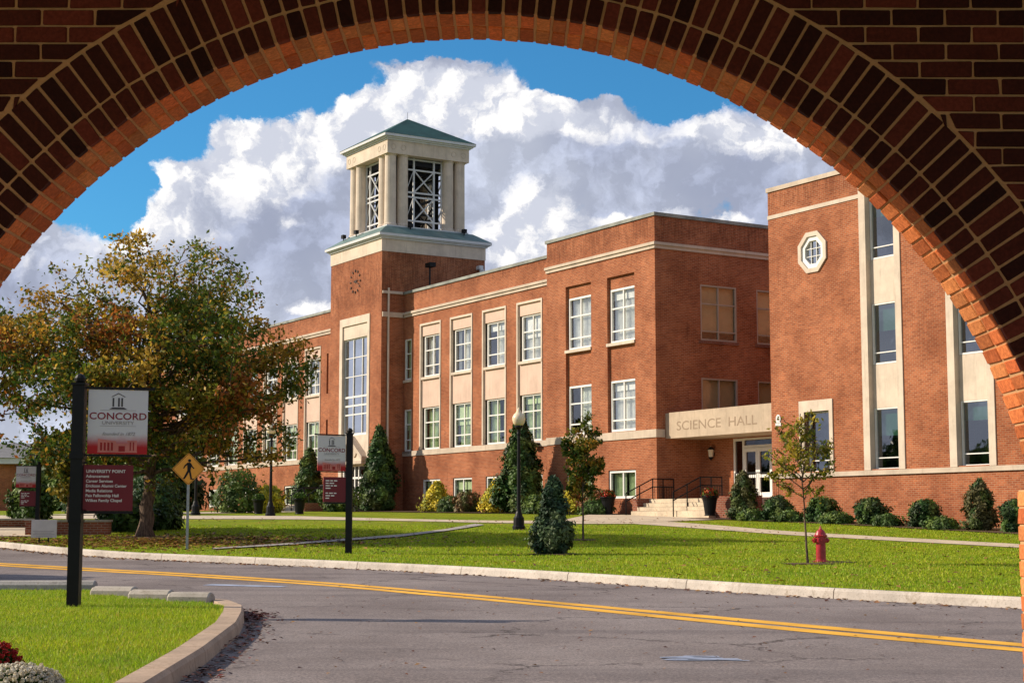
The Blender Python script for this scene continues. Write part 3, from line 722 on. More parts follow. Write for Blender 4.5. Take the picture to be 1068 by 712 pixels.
# --- shaded side of the pavilion, a = 0
Sd = HB()
ops = [(2.33, 4.25, 7.54, 9.88, .10), (5.34, 7.26, 7.54, 9.88, .10), (2.33, 4.25, 3.8, 5.98, .10), (5.34, 7.26, 3.8, 5.98, .10)]
wall(Sd, PS, 0, 11.0, -.2, 12.55, ops)
wall(Sd, front(11.0), 0, 6.87, 3.4, 12.3, [])
Sd.build('side_wall', M['brick'], hall, norm=False)
for u in (2.33, 5.34):
    window(PS, u, u+1.92, 7.54, 9.88, .08, bars=(.17, .66), fr='tan_frame', back='blind_tan', drop=.84, sill='brick_dark', thick=.07)
    window(PS, u, u+1.92, 3.8, 5.98, .08, bars=(.16,), fr='tan_frame', back='blind_tan', drop=.84, thick=.07)
# --- stone courses and copings
st = HB()
def band(x0, x1, b, v0, v1, d, wrap=None):
    st.pbox(front(b), x0, x1, v0, v1, -d, .02)
def side_band(u0, u1, a, v0, v1, d): st.pbox(side(a), u0, u1, v0, v1, -d, .02)
for (x0, x1, b, ztop, zc, zb) in ((-8.22, 0, 0, 12.56, 11.2, 3.46), (-22.66, -8.25, .3, 12.0, 10.76, 3.46), (-62, -28.96, .3, 12.1, 10.84, 3.46)):
    h = .26
    band(x0, x1, b, zc, zc+h*.55, .06); band(x0-.03, x1+.0, b, zc+h*.55, zc+h, .12)
    band(x0-.01, x1, b, zb, zb+.32 if b == 0 else zb+.26, .05)
side_band(-.12, 11, 0, 11.2+.143, 11.46, .12); side_band(-.06, 11, 0, 11.2, 11.343, .06); side_band(-.05, .4, 0, 3.46, 3.78, .05)
for z0, z1 in ((10.76, 11.02), (12.0, 12.14)): side_band(-1.0, .18, -22.67, z0, z1, .1)
st.build('stone_course', M['stone_dim'], hall)
cp = HB()
for (x0, x1, b, z0, z1) in ((-8.28, .07, 0, 12.56, 12.70), (-22.66, -8.29, .3, 12.0, 12.14), (-62, -28.96, .3, 12.1, 12.24)):
    cp.pbox(front(b), x0, x1, z0, z1, -.06, .3)
cp.pbox(side(0), .3, 11, 12.56, 12.70, -.07, .3)
cp.build('coping', M['lead'], hall)
# --- canopy, entrance recess, steps landing
cn = HB(); cn.box(.33, 6.86, .40, 2.7, 3.40, 4.44); cn.box(.002, .33, .46, 2.7, 3.41, 4.43); cn.build('canopy', M['canopy_stone'], hall)
ent = HB(); wall(ent, front(2.24), 0, 6.87, .2, 3.41, [(2.1, 6.3, .95, 3.35, .1)]); ent.build('entrance_wall', M['brick'], hall, norm=False)
ct = text('canopy_lettering', 'SCIENCE  HALL', .52, M['letter'], hall, (.80, .399, 3.70-BZ), ext=.004, sx=1.)
ct.scale.x = 5.0/max(v.co.x for v in ct.data.vertices)
rm = HB(); rm.box(2.1, 6.3, 3.4, 3.45, .95, 3.35); rm.build('room', M['dark'], hall)
df = HB(); P = front(2.24)
for u0, u1, v0, v1 in ((2.10, 2.19, .95, 3.35), (2.66, 2.76, .95, 3.35), (4.44, 4.54, .95, 3.35), (6.2, 6.3, .95, 3.35), (2.19, 2.66, 3.25, 3.35), (2.76, 4.44, 2.96, 3.06), (2.76, 4.44, 3.27, 3.35), (2.19, 2.66, 1.85, 1.95), (4.54, 6.2, 2.96, 3.06), (2.19, 2.66, .95, 1.1)):
    df.pbox(P, u0, u1, v0, v1, .02, .12)
dfo = df.build('door_frame', M['white_frame'], hall)
pg = HB(); pg.quad(P(2.1, .95, .08), P(2.72, .95, .08), P(2.72, 3.35, .08), P(2.1, 3.35, .08)); pg.quad(P(2.72, 3.0, .08), P(6.25, 3.0, .08), P(6.25, 3.35, .08), P(2.72, 3.35, .08)); pg.build('pane', M['door_glass'], dfo, norm=False)
for u in (2.77, 3.61, 4.55, 5.38):
    d_ = HB()
    for a, b, c, e2 in ((u, u+.12, .96, 2.95), (u+.71, u+.83, .96, 2.95), (u+.12, u+.71, 2.8, 2.95), (u+.12, u+.71, .96, 1.2), (u+.12, u+.71, 1.78, 1.9)): d_.pbox(P, a, b, c, e2, .0, .07)
    d_.build('door', M['white_frame'], hall)
    k = d_  # glass and bar as pieces of the door
    do = hall.children[-1]
    q = HB(); q.quad(P(u+.1, 1.1, .05), P(u+.73, 1.1, .05), P(u+.73, 2.9, .05), P(u+.1, 2.9, .05)); q.build('pane', M['door_glass'], do, norm=False)
    q = HB(); q.tube([P(u+.16, 1.95, -.05), P(u+.68, 1.95, -.05)], .018); q.build('push_bar', M['black_metal'], do)
lt = HB(); c = P(.88, 2.62, -.16)
lt.lathe([(.02, 0), (.09, .05), (.12, .32), (.13, .34), (.03, .46), (.01, .5)], 8, (c[0], c[1], c[2])); lo_ = lt.build('wall_lantern', M['lantern'], hall)
lt = HB(); lt.pbox(P, .84, .92, 2.72, 2.86, -.12, 0); lt.lathe([(.03, .0), (.15, .005), (.14, .03), (.02, .13)], 8, (c[0], c[1], c[2]+.34)); lt.lathe([(.02, -.08), (.10, .02), (.10, .05)], 8, (c[0], c[1], c[2])); lt.build('lantern_bracket', M['black_metal'], lo_)
ld = HB(); ld.box(.0, 6.87, -.3, 2.24, -.2, .95); ld.build('landing', M['walk'], hall)
sp_ = HB()
for i in range(4):
    sp_.box(.32, 5.25, -1.52+i*.30, -.30, -.2 if i == 0 else .32+i*.16-.0, .32+(i+1)*.16-.012)
sp_.build('steps', M['walk'], hall)
for q in ((5.27, 6.86, -1.2, -.303, -.3, 1.0), (-.02, .30, -1.2, -.303, -.3, .98)): ck = HB(); ck.box(*q); ck.build('step_cheek', M['brick_dark'], hall)
def railing(x, loc=0):
    r = HB(); 
    zb, zt = .36, .95
    for dz in (.0, .32):
        r.tube([(x, -1.62, zb+.82-dz), (x, -.3, zt+.82-dz), (x, .75, zt+.82-dz)], .024, 6)
    for y, z0, z1 in ((-1.62, .2, zb+.82), (-.95, .5, zb+.82+.30), (-.3, .9, zt+.82), (.22, .9, zt+.82), (.75, .9, zt+.82)): r.tube([(x, y, z0), (x, y, z1)], .024, 6)
    for k in range(8): y = -.2+k*.12; r.tube([(x, y, .98), (x, y, zt+.5)], .010, 4)
    return r.build('railing', M['black_metal'], hall)
railing(.12); railing(3.22); 
rr = HB(); 
for z in (1.0, 1.85): rr.tube([(5.3, -.28, z), (6.85, -.28, z)], .022, 6)
for k in range(13): rr.tube([(5.3+k*.125, -.28, .98), (5.3+k*.125, -.28, 1.85)], .010, 4)
rr.tube([(5.3, -.28, .95), (5.3, -.28, 1.87)], .026, 6); rr.build('railing', M['black_metal'], hall)
# --- right wing, b = .2
PW = front(.2); X0, X1 = 6.87, 30.
wg = HB(); pil = [11.72+3.93*i for i in range(4)]
ops = [(8.69, 10.0, 1.83, 3.97, .25)]+[(p, p+1.93, 1.83, 11.9, .0) for p in pil]
OC, OZ, OR = 9.3, 9.72, .60
ops.append((OC-OR, OC+OR, OZ-OR, OZ+OR, .0))
wall(wg, PW, X0, X1, -1.2, 12.31, ops)
k8 = OR*math.tan(math.pi/8)
for sx in (-1, 1):
    for sz in (-1, 1): wg.quad(PW(OC+sx*OR, OZ+sz*OR, 0), PW(OC+sx*k8, OZ+sz*OR, 0), PW(OC+sx*OR, OZ+sz*k8, 0))
wg.quad((X0, .2, -1.2), (X0, .2, 12.31), (X0, 14, 12.31), (X0, 14, -1.2))
wg.quad((X1, .2, -1.2), (X1, .2, 12.31), (X1, 14, 12.31), (X1, 14, -1.2))
wg.build('wing_wall', M['brick'], hall, norm=False)
for p in pil:
    for a, b in ((p, p+.31), (p+1.65, p+1.93)): s_ = HB(); s_.pbox(PW, a, b, 1.80, 11.9, -.04, .26); s_.build('stone_pilaster', M['stone'], hall)
s_ = HB(); s_.pbox(PW, 8.42, 8.69, 1.81, 4.37, -.04, .25); s_.pbox(PW, 10.0, 10.18, 1.81, 4.37, -.04, .25); s_.pbox(PW, 8.69, 10.0, 3.97, 4.37, -.04, .25)
s_.build('stone_surround', M['stone'], hall)
for p in pil:
    for a, b in ((3.91, 5.40), (7.51, 9.05), (11.2, 11.9)): s_ = HB(); s_.pbox(PW, p+.312, p+1.648, a, b, .16, .26); s_.build('stone_panel', M['stone'], hall)
for p in pil:
    for a, b in ((1.81, 3.91), (5.41, 7.51), (9.06, 11.2)):
        window(PW, p+.34, p+1.648, a, b, .24, cols=1, bars=(.19,), gl='glass_green', back='blind_pale', drop=random.choice((.12, .3, .45)), thick=.05)
window(PW, 8.72, 9.99, 1.81, 3.96, .24, cols=1, bars=(.19,), gl='glass_green', back=None, thick=.05)
s_ = HB(); s_.pbox(PW, X0-.01, 11.71, 11.28, 11.42, -.03, .02); s_.build('stone_course', M['stone'], hall)
s_ = HB(); s_.pbox(PW, X0-.02, X1, 1.63, 1.79, -.07, .02); s_.build('stone_course', M['stone_dim'], hall)
s_ = HB(); s_.pbox(PW, X0-.05, X1, 12.31, 12.47, -.05, .35); s_.pbox(side(X0), .56, 14, 12.31, 12.47, .0, .35); s_.build('coping', M['stone_dim'], hall)
# octagonal window
def octo(P, r, d, c=(OC, OZ)): return [P(c[0]+r/math.cos(math.pi/8)*math.cos(math.pi/8+k*math.pi/4), c[1]+r/math.cos(math.pi/8)*math.sin(math.pi/8+k*math.pi/4), d) for k in range(8)]
def octring(mb, r0, r1, d0, d1):
    a, b, c, d = octo(PW, r0, d0), octo(PW, r1, d0), octo(PW, r0, d1), octo(PW, r1, d1)
    for k in range(8):
        j = (k+1) % 8; mb.quad(a[k], a[j], b[j], b[k]); mb.quad(a[k], a[j], c[j], c[k]); mb.quad(b[k], b[j], d[j], d[k]); mb.quad(c[k], c[j], d[j], d[k])
o1 = HB(); octring(o1, .58, .74, -.06, .12); o1.build('stone_surround', M['stone'], hall)
o1 = HB(); octring(o1, .42, .578, .0, .12)
for t in (-.14, .14): o1.pbox(PW, OC+t-.012, OC+t+.012, OZ-.44, OZ+.44, .05, .09); o1.pbox(PW, OC-.44, OC+.44, OZ+t-.012, OZ+t+.012, .052, .088)
oo = o1.build('octagonal_window', M['white_frame'], hall)
o1 = HB(); o1.quad(*octo(PW, .43, .10)); o1.build('pane', M['glass_tall'], oo, norm=False); o1 = HB(); o1.quad(*octo(PW, .5, .5)); o1.build('room', M['dark'], oo, norm=False)
# small emblem plaque beside the entrance
em = HB(); em.pbox(PW, 7.12, 7.42, 3.55, 3.66, -.03, 0)
n = 14; vs = [PW(7.27+.13*math.cos(2*math.pi*k/n), 3.80+.17*math.sin(2*math.pi*k/n), d) for d in (-.03, 0) for k in range(n)]
em.add(vs, [tuple(range(n)), tuple(range(n, 2*n))]+[(k, (k+1) % n, n+(k+1) % n, n+k) for k in range(n)]); emo = em.build('plaque', M['text_white'], hall)
em = HB(); em.pbox(PW, 7.20, 7.34, 3.76, 3.80, -.036, -.03); em.pbox(PW, 7.25, 7.29, 3.82, 3.90, -.036, -.03); em.build('emblem', M['text_grey'], emo)
# --- tower
TX0, TX1, TB = -28.95, -22.67, -1.03; TD = TB+6.28; PT = front(TB)
tw = HB()
wall(tw, PT, TX0, TX1, -.2, 14.25, [(-27.66, -24.0, .5, 11.08, .1)])
wall(tw, side(TX1), TB, TD, -.2, 14.25, [])
tw.quad((TX0, TB, -.2), (TX0, TB, 14.25), (TX0, TD, 14.25), (TX0, TD, -.2)); tw.quad((TX0, TD, 11), (TX0, TD, 14.25), (TX1, TD, 14.25), (TX1, TD, 11))
two = tw.build('tower_wall', M['brick'], hall, norm=False)
s_ = HB()
s_.pbox(PT, -27.66, -27.32, .5, 11.08, -.04, .1); s_.pbox(PT, -24.27, -24.0, .5, 11.08, -.04, .1); s_.pbox(PT, -27.32, -24.27, 10.66, 11.08, -.04, .1)
s_.pbox(PT, -27.32, -24.27, 9.93, 10.66, .04, .2); s_.pbox(PT, -27.32, -24.27, 3.0, 4.68, .04, .2)
s_.build('stone_surround', M['stone'], hall)
# gabled stone pediment with a round medallion over the tower door
s_ = HB()
for sx in (-1, 1):
    c0 = -25.80
    a, b = (c0, 4.62), (c0+sx*1.62, 3.42)
    vs = [PT(x, z, d) for d in (-.35, .03) for x, z in ((a[0], a[1]), (a[0], a[1]-.24), (b[0], b[1]-.16), (b[0], b[1]+.08))]
    s_.add(vs, [(0,1,2,3), (4,7,6,5), (0,4,5,1), (1,5,6,2), (2,6,7,3), (3,7,4,0)])
s_.pbox(PT, -27.4, -24.2, 3.12, 3.27, -.35, .03); s_.build('pediment', M['stone_dim'], hall)
s_ = HB(); n = 20; 
vs = [PT(-25.8+.27*math.cos(2*math.pi*k/n), 3.78+.27*math.sin(2*math.pi*k/n), d) for d in (-.02, .04) for k in range(n)]
s_.add(vs, [tuple(range(n)), tuple(range(n, 2*n))]+[(k, (k+1) % n, n+(k+1) % n, n+k) for k in range(n)]); s_.build('medallion', M['stone_dim'], hall)
f = HB()
for u in (-27.32, -26.24, -25.17, -24.33): f.pbox(PT, u, u+.06, 4.68, 9.93, .12, .2)
for v, t in ((4.68, .12), (5.78, .07), (6.25, .09), (6.72, .10), (7.85, .045), (8.87, .045), (9.86, .07)): f.pbox(PT, -27.32, -24.27, v, v+t, .13, .19)
fo = f.build('tall_window', M['white_frame'], hall); g_ = HB(); g_.quad(PT(-27.3, 4.7, .17), PT(-24.3, 4.7, .17), PT(-24.3, 9.9, .17), PT(-27.3, 9.9, .17)); g_.build('pane', M['glass_tall'], fo, norm=False)
k = HB(); k.pbox(PT, -27.3, -24.3, 4.7, 9.9, 1.2, 1.25); k.build('room', M['dark'], fo)
f = HB()
for u in (-27.2, -26.3, -25.83, -25.36, -24.45): f.pbox(PT, u, u+.09, .95, 3.1, .05, .15)
for v in (.95, 2.35, 3.0): f.pbox(PT, -27.2, -24.36, v, v+.1, .05, .15)
fo = f.build('door_frame', M['white_frame'], hall); g_ = HB(); g_.quad(PT(-27.3, .95, .12), PT(-24.3, .95, .12), PT(-24.3, 3.1, .12), PT(-27.3, 3.1, .12)); g_.build('pane', M['door_glass'], fo, norm=False)
k = HB(); k.pbox(PT, -27.3, -24.3, .5, 3.1, .8, .85); k.build('room', M['dark'], fo)
# clock
cl = HB(); CX, CZ = -25.81, 13.0
for k in range(12):
    a = k*math.pi/6; c_, s2 = math.sin(a), math.cos(a)
    q = [(CX+c_*r+s2*w, CZ+s2*r-c_*w) for r, w in ((.52, -.028), (.52, .028), (.65, .034), (.65, -.034))]
    cl.add([PT(x, z, d) for d in (-.05, -.01) for x, z in q], [(0,1,2,3), (4,7,6,5), (0,4,5,1), (1,5,6,2), (2,6,7,3), (3,7,4,0)])
ck_ = cl.build('clock', M['bronze'], hall)
for nm, a, L, w in (('hour_hand', math.radians(78), .30, .05), ('minute_hand', math.radians(110), .50, .035)):
    cl = HB(); c_, s2 = math.sin(a), math.cos(a); q = [(CX+c_*r+s2*ww, CZ+s2*r-c_*ww) for r, ww in ((-.1, -w), (-.1, w), (L, w*.4), (L, -w*.4))]
    cl.add([PT(x, z, d) for d in (-.06, -.04) for x, z in q], [(0,1,2,3), (4,7,6,5), (0,4,5,1), (1,5,6,2), (2,6,7,3), (3,7,4,0)]); cl.build(nm, M['bronze'], ck_)
tcx, tcy = -25.81, TB+3.14
def sq(mb, cx, cy, h, z0, z1, h2=None):
    h2 = h if h2 is None else h2
    mb.add([(cx-h,cy-h,z0),(cx+h,cy-h,z0),(cx+h,cy+h,z0),(cx-h,cy+h,z0),(cx-h2,cy-h2,z1),(cx+h2,cy-h2,z1),(cx+h2,cy+h2,z1),(cx-h2,cy+h2,z1)],
           [(0,3,2,1),(4,5,6,7),(0,1,5,4),(1,2,6,5),(2,3,7,6),(3,0,4,7)])
s_ = HB(); sq(s_, tcx, tcy, 3.17, 14.25, 14.92); s_.build('stone_course', M['stone'], hall)
bx, by = -25.72, 2.02
s_ = HB(); sq(s_, tcx, tcy, 3.25, 14.922, 15.0); sq(s_, tcx, tcy, 3.33, 15.0, 15.06); sq(s_, tcx, tcy, 3.42, 15.06, 15.2); s_.build('cornice', M['metal_white'], hall)
s_ = HB(); sq(s_, tcx, tcy, 3.43, 15.2, 15.72, 2.66); s_.build('skirt_roof', M['skirt'], hall)
s_ = HB(); sq(s_, bx, by, 2.50, 15.6, 15.80); s_.build('belfry_base', M['metal_white'], hall)
for sx in (-1, 1):
    for sy in (-1, 1):
        for dx, dy in ((2.12, 2.12), (1.40, 2.12), (2.12, 1.40)):
            c = HB(); x, y = bx+sx*dx, by+sy*dy; c.lathe([(.36, 15.80), (.36, 15.9), (.315, 15.95), (.30, 19.6), (.335, 19.64), (.335, 19.70)], 20, (x, y, 0)); c.build('belfry_column', M['stone'], hall, smooth=False)
s_ = HB(); sq(s_, bx, by, 2.52, 19.70, 20.42); eo = s_.build('entablature', M['stone'], hall)
s_ = HB()
for u in (-2.15, -1.55, 1.55, 2.15):
    for fn in (lambda u_, r, t, d: (bx+u_+r*math.cos(t), by-2.52-d, 20.06+r*math.sin(t)), lambda u_, r, t, d: (bx+2.52+d, by+u_+r*math.cos(t), 20.06+r*math.sin(t))):
        n = 14; vs = [fn(u, r, 2*math.pi*k/n, d) for r, d in ((.16, .0), (.16, .012), (.13, .012), (.13, .0)) for k in range(n)]
        s_.add(vs, [(a*n+k, a*n+(k+1) % n, (a+1)*n+(k+1) % n, (a+1)*n+k) for a in range(3) for k in range(n)])
s_.build('roundel', M['stone_dim'], eo)
s_ = HB(); sq(s_, bx, by, 2.58, 20.42, 20.50); sq(s_, bx, by, 2.68, 20.50, 20.58); sq(s_, bx, by, 2.80, 20.58, 20.72); s_.build('cornice', M['metal_white'], hall)
s_ = HB(); sq(s_, bx, by, 2.82, 20.72, 22.35, .06)
for k in range(1, 12):     # standing seams
    pass
s_.build('tower_roof', M['patina'], hall)
s_ = HB(); s_.tube([(bx, by, 22.3), (bx, by, 22.75)], .010, 5); s_.build('lightning_rod', M['black_metal'], hall)
# steel lattice in the four openings of the belfry and a dark bell frame inside
def lattice(P):
    L = HB(); w = .045
    for u in (-1.1, -.62, .62, 1.1): L.pbox(P, u-w, u+w, 15.82, 19.69, -.04, .04)
    for v in (15.86, 16.25, 17.55, 17.80, 19.05, 19.62): L.pbox(P, -1.1, 1.1, v-w*.9, v+w*.9, -.035, .035)
    for v0, v1 in ((16.25, 17.55), (17.80, 19.05)):
        for sx in (-1, 1):
            a, b = P(-.62*sx, v0, .0), P(.62*sx, v1, .0); L.tube([a, b], .04, 5)
        L.tube([P(-1.1, v0, 0), P(-.62, v1, 0)], .02, 4)
    return L.build('lattice', M['metal_white'], hall)
lattice(lambda u, v, d: (bx+u, by-1.95+d, v)); lattice(lambda u, v, d: (bx+1.95-d, by+u, v)); lattice(lambda u, v, d: (bx+u, by+1.95-d, v)); lattice(lambda u, v, d: (bx-1.95+d, by+u, v))
I = HB()
for sx in (-1, 1):
    for sy in (-1, 1): I.box(bx+sx*1.2-.09, bx+sx*1.2+.09, by+sy*1.2-.09, by+sy*1.2+.09, 15.8, 19.7)
    for z in (16.6, 17.7, 18.8): I.box(bx-1.2, bx+1.2, by+sx*1.2-.07, by+sx*1.2+.07, z, z+.12); I.box(bx+sx*1.2-.07, bx+sx*1.2+.07, by-1.2, by+1.2, z+.13, z+.25)
    I.tube([(bx-1.2, by+sx*1.2, 15.9), (bx+1.2, by+sx*1.2, 17.7)], .05, 5); I.tube([(bx+1.2, by+sx*1.2, 17.7), (bx-1.2, by+sx*1.2, 19.5)], .05, 5); I.tube([(bx+sx*1.2, by+1.2, 15.9), (bx+sx*1.2, by-1.2, 17.7)], .05, 5); I.tube([(bx+sx*1.2, by-1.2, 17.7), (bx+sx*1.2, by+1.2, 19.5)], .05, 5)
I.box(bx-.75, bx+.45, by-.75, by+.6, 16.0, 19.6); I.box(bx-1.9, bx+1.9, by-1.9, by+1.9, 19.3, 19.69)
I.build('bell_frame', M['black_metal'], hall)
# floodlights, downpipe, camera, roof light
for x, y in ((bx-2.3, by-2.75), (bx-.6, by-2.8), (bx+2.72, by-1.2), (bx+2.75, by+2.1)):
    s_ = HB(); s_.box(x-.13, x+.13, y-.1, y+.1, 15.72, 15.92); s_.tube([(x, y, 15.5), (x, y, 15.75)], .03, 6); s_.build('floodlight', M['black_metal'], hall)
s_ = HB(); s_.tube([(TX1+.09, -.66, .4), (TX1+.09, -.66, 12.3)], .055, 8); s_.build('downpipe', M['stone'], hall)
s_ = HB(); s_.tube([(-21.5, 1.2, 11.9), (-21.5, 1.2, 13.5)], .05, 6); s_.box(-21.75, -21.2, 1.05, 1.4, 13.4, 13.62); s_.build('roof_floodlight', M['black_metal'], hall)
s_ = HB(); s_.box(TX1, TX1+.35, 4.7, 4.95, 13.7, 13.9); s_.lathe([(.02, 0), (.12, .05), (.14, .2), (.05, .3)], 10, (TX1+.4, 4.82, 13.45)); s_.build('security_camera', M['metal_white'], hall)
s_ = HB(); s_.box(-9.6, -9.2, .0, .3, 3.52, 3.62); s_.box(-9.75, -9.45, -.12, .06, 3.50, 3.66); s_.build('security_camera', M['black_metal'], hall)
# roofs and the far sides, so that the building closes
rf = HB(); rf.box(-62, -22.7, .55, 16, 11.6, 11.8); rf.box(-22.66, -8.3, .55, 16, 11.5, 11.7); rf.box(-8.3, -.25, .3, 16, 12.0, 12.2); rf.box(X0+.35, X1-.02, .55, 13.9, 11.9, 12.1); rf.build('roof', M['roof_grey'], hall)
bk = HB(); bk.quad((-62, 16, -.2), (0, 16, -.2), (0, 16, 12.1), (-62, 16, 12.1)); bk.quad((-62, .3, -.2), (-62, 16, -.2), (-62, 16, 12.1), (-62, .3, 12.1)); bk.quad((0, 11, -.2), (0, 16, -.2), (0, 16, 12.5), (0, 11, 12.5)); bk.quad((X0, 14, -.2), (X1, 14, -.2), (X1, 14, 12.3), (X0, 14, 12.3)); bk.build('back_wall', M['brick'], hall, norm=False)
# entrance terrace at the foot of the tower
te = HB(); te.box(-29.6, -22.9, -3.2, TB-.003, -.2, 1.0); te.build('terrace', M['walk'], hall)
for q in ((-23.3, -22.85, -5.2, -3.203, -.2, 1.02), (-24.9, -23.302, -3.6, -3.203, -.2, 1.03), (-29.9, -29.4, -5.2, -3.203, -.2, 1.02)): te = HB(); te.box(*q); te.build('step_cheek', M['brick_dark'], hall)
te = HB()
for i in range(4): te.box(-29.38, -23.4 if i < 0 else -24.92, -4.6+i*.34, -3.204, -.2 if i == 0 else .36+i*.15, .36+(i+1)*.15)
te.build('steps', M['walk'], hall)
te = HB()
for x in (-29.3, -27.2, -24.95): 
    te.tube([(x, -4.7, 1.1), (x, -3.3, 1.9), (x, -1.4, 1.9)], .03, 6)
    for y, z in ((-4.7, 1.1), (-4.0, 1.5), (-3.3, 1.9), (-2.3, 1.9), (-1.4, 1.9)): te.tube([(x, y, .4), (x, y, z)], .028, 6)
for z in (1.15, 1.95): te.tube([(-24.9, -3.4, z), (-22.95, -3.4, z)], .03, 6)
for k in range(14): te.tube([(-24.9+k*.15, -3.4, 1.0), (-24.9+k*.15, -3.4, 1.95)], .012, 4)
te.build('railing', M['black_metal'], hall)

# ------------------------------------------------------------------ foliage
def tints(n, pal, w=None, var=.25, pts=None, cl=1.2):
    pal = np.array(pal); p = np.array(w if w else [1]*len(pal), float); p /= p.sum()
    if pts is None: idx = RNG.choice(len(pal), n, p=p)
    else:   # leaves of one bough share a hue
        c = pts[RNG.integers(0, len(pts), 60)]; ci = RNG.choice(len(pal), 60, p=p)
        d = np.linalg.norm(pts[:, None]-c[None], axis=2); near = ci[d.argmin(1)]
        idx = np.where(RNG.random(n) < .6, near, RNG.choice(len(pal), n, p=p))
    t = pal[idx]*(1+RNG.normal(0, var, (n, 1))).clip(.4, 1.8); return t.clip(0, 1)
GREEN = [(.030, .075, .012), (.050, .110, .016), (.075, .135, .022)]
AUT = [(.050, .095, .012), (.105, .150, .018), (.240, .215, .024), (.42, .235, .028), (.36, .12, .022), (.55, .36, .05)]
def limb_points(start, end, r0, r1, wob, n=6):
    P = []; s_, e_ = Vector(start), Vector(end)
    for i in range(n+1):
        t = i/n; p = s_.lerp(e_, t); p += Vector((random.gauss(0, wob), random.gauss(0, wob), random.gauss(0, wob*.5)))*math.sin(t*math.pi); P.append(p)
    return P, [r0+(r1-r0)*i/n for i in range(n+1)]
def make_tree(name, label, cat, loc, H, ctr, rad, trunk_r, nleaf, leaf_s, pal, wts, n_main=7, fork=.22, group=None, sig=.062, topk=.62, twig_fill=1., bottom=-.8, lobes=0, stake=False):
    """trunk, limbs and twigs are one mesh; leaves gather in clumps at twig ends"""
    root = thing(name, label, cat, loc, 0, group)
    tr = MB(); ctr = Vector(ctr); rad = Vector(rad)
    top = Vector((ctr.x*.5, ctr.y*.5, H*fork)); P, r = limb_points((0, 0, -.05), top, trunk_r, trunk_r*.72, trunk_r*.15)
    r[0] = trunk_r*1.5; tr.tube(P, r, 10)
    ends = []
    lead, lr = limb_points(top, (ctr.x, ctr.y, ctr.z+rad.z*.80), trunk_r*.62, .008, rad.x*.04, 8); tr.tube(lead, lr, 7); ends.append(lead[-1])
    tips = []
    for k in range(n_main*5):
        a = k*2.39996+random.uniform(-.3, .3); el = random.uniform(bottom, .98); q = math.sqrt(max(0, 1-el*el))
        rr = random.uniform(.72, 1.0)
        tgt = ctr+Vector((math.cos(a)*q*rad.x*rr, math.sin(a)*q*rad.y*rr, el*rad.z*rr))
        hgt = max(0., min(.95, (tgt.z-top.z)/(ctr.z+rad.z*.85-top.z)*.66+random.uniform(-.08, .02))); src = lead[0].lerp(lead[-1], hgt)
        mid = src.lerp(tgt, .5)+Vector((0, 0, random.uniform(-.05, .12)*rad.z))
        r0 = max(.014, trunk_r*.30*(1-hgt*.6)); L1, R1 = limb_points(src, mid, r0, r0*.55, rad.x*.03, 4); tr.tube(L1, R1, 5, cap=False)
        L2, R2 = limb_points(mid, tgt, r0*.55, .008, rad.x*.04, 4); tr.tube([L1[-1]]+L2[1:], R2, 4, cap=False)
        for j in range(5):
            s2 = (L1+L2)[random.randint(3, 9)]; d = Vector((random.gauss(0, 1), random.gauss(0, 1), random.gauss(.25, .7))).normalized()*random.uniform(.12, .30)*rad.x*1.1
            e2 = s2+d; w = Vector(((e2.x-ctr.x)/rad.x, (e2.y-ctr.y)/rad.y, (e2.z-ctr.z)/rad.z))
            if w.length > 1.06: e2 = ctr+Vector((w.x*rad.x, w.y*rad.y, w.z*rad.z))/w.length*1.03
            tr.tube([s2, s2.lerp(e2, .5)+Vector((0, 0, .03)), e2], [r0*.25+.004, r0*.16+.003, .004], 3, cap=False); tips += [e2, s2.lerp(e2, .6)]
        tips += [tgt, L2[2], L2[3]]
    tr.build('trunk', M['bark'], root, smooth=True, uvs=False)
    T = np.array([tuple(t) for t in tips]); ri = RNG.random(len(T))**1.6+.15
    hz = (T[:, 2]-ctr.z)/rad.z; ri = ri*np.where(hz > .5, topk, 1.); ri /= ri.sum()
    idx = RNG.choice(len(T), nleaf, p=ri); C = T[idx]+RNG.normal(0, 1, (nleaf, 3))*np.array([1, 1, .75])*rad.x*sig
    E_n = (C-np.array(ctr))/np.array(rad); L_ = np.linalg.norm(E_n, axis=1, keepdims=True); C = np.where(L_ > 1.05, np.array(ctr)+E_n/L_*1.05*np.array(rad)*RNG.uniform(.93, 1.0, (nleaf, 1)), C)
    tn = tints(nleaf, pal, wts, .28, C)
    quadcloud('crown', C, RNG.uniform(.6, 1.25, nleaf)*leaf_s, M['leaf'], tn, root)
    return root
big = make_tree('maple_tree', 'large spreading tree with green, yellow and rust leaves left of the building', 'tree', (-10.3, 46.1, lz(46.1)), 8.6, (.15, 0, 4.45), (4.55, 4.1, 4.25), .22, 60000, .090, AUT, [1.7, 2.6, 3.0, 2.3, .9, 1.5], 16, .20, bottom=-.70, sig=.040, topk=.5)
make_tree('small_tree', 'small yellow-green tree just left of the large sign post, behind the white board', 'tree', (-13.0, 48.0, lz(48)), 3.6, (0, 0, 2.2), (1.15, 1.1, 1.35), .06, 5200, .10, [(.10, .14, .02), (.26, .22, .03), (.33, .25, .04), (.06, .10, .02)], [2, 2.2, 1.4, 1], 4, .22, bottom=-.9)
make_tree('leafy_tree', 'green and gold tree whose boughs reach in from the left edge', 'tree', (-18.2, 50.5, lz(50)), 7.2, (.9, 0, 5.2), (3.1, 2.8, 2.3), .2, 18000, .105, AUT, [2, 3, 3, 2, .7, 1], 9, .35, bottom=-.6, sig=.05)
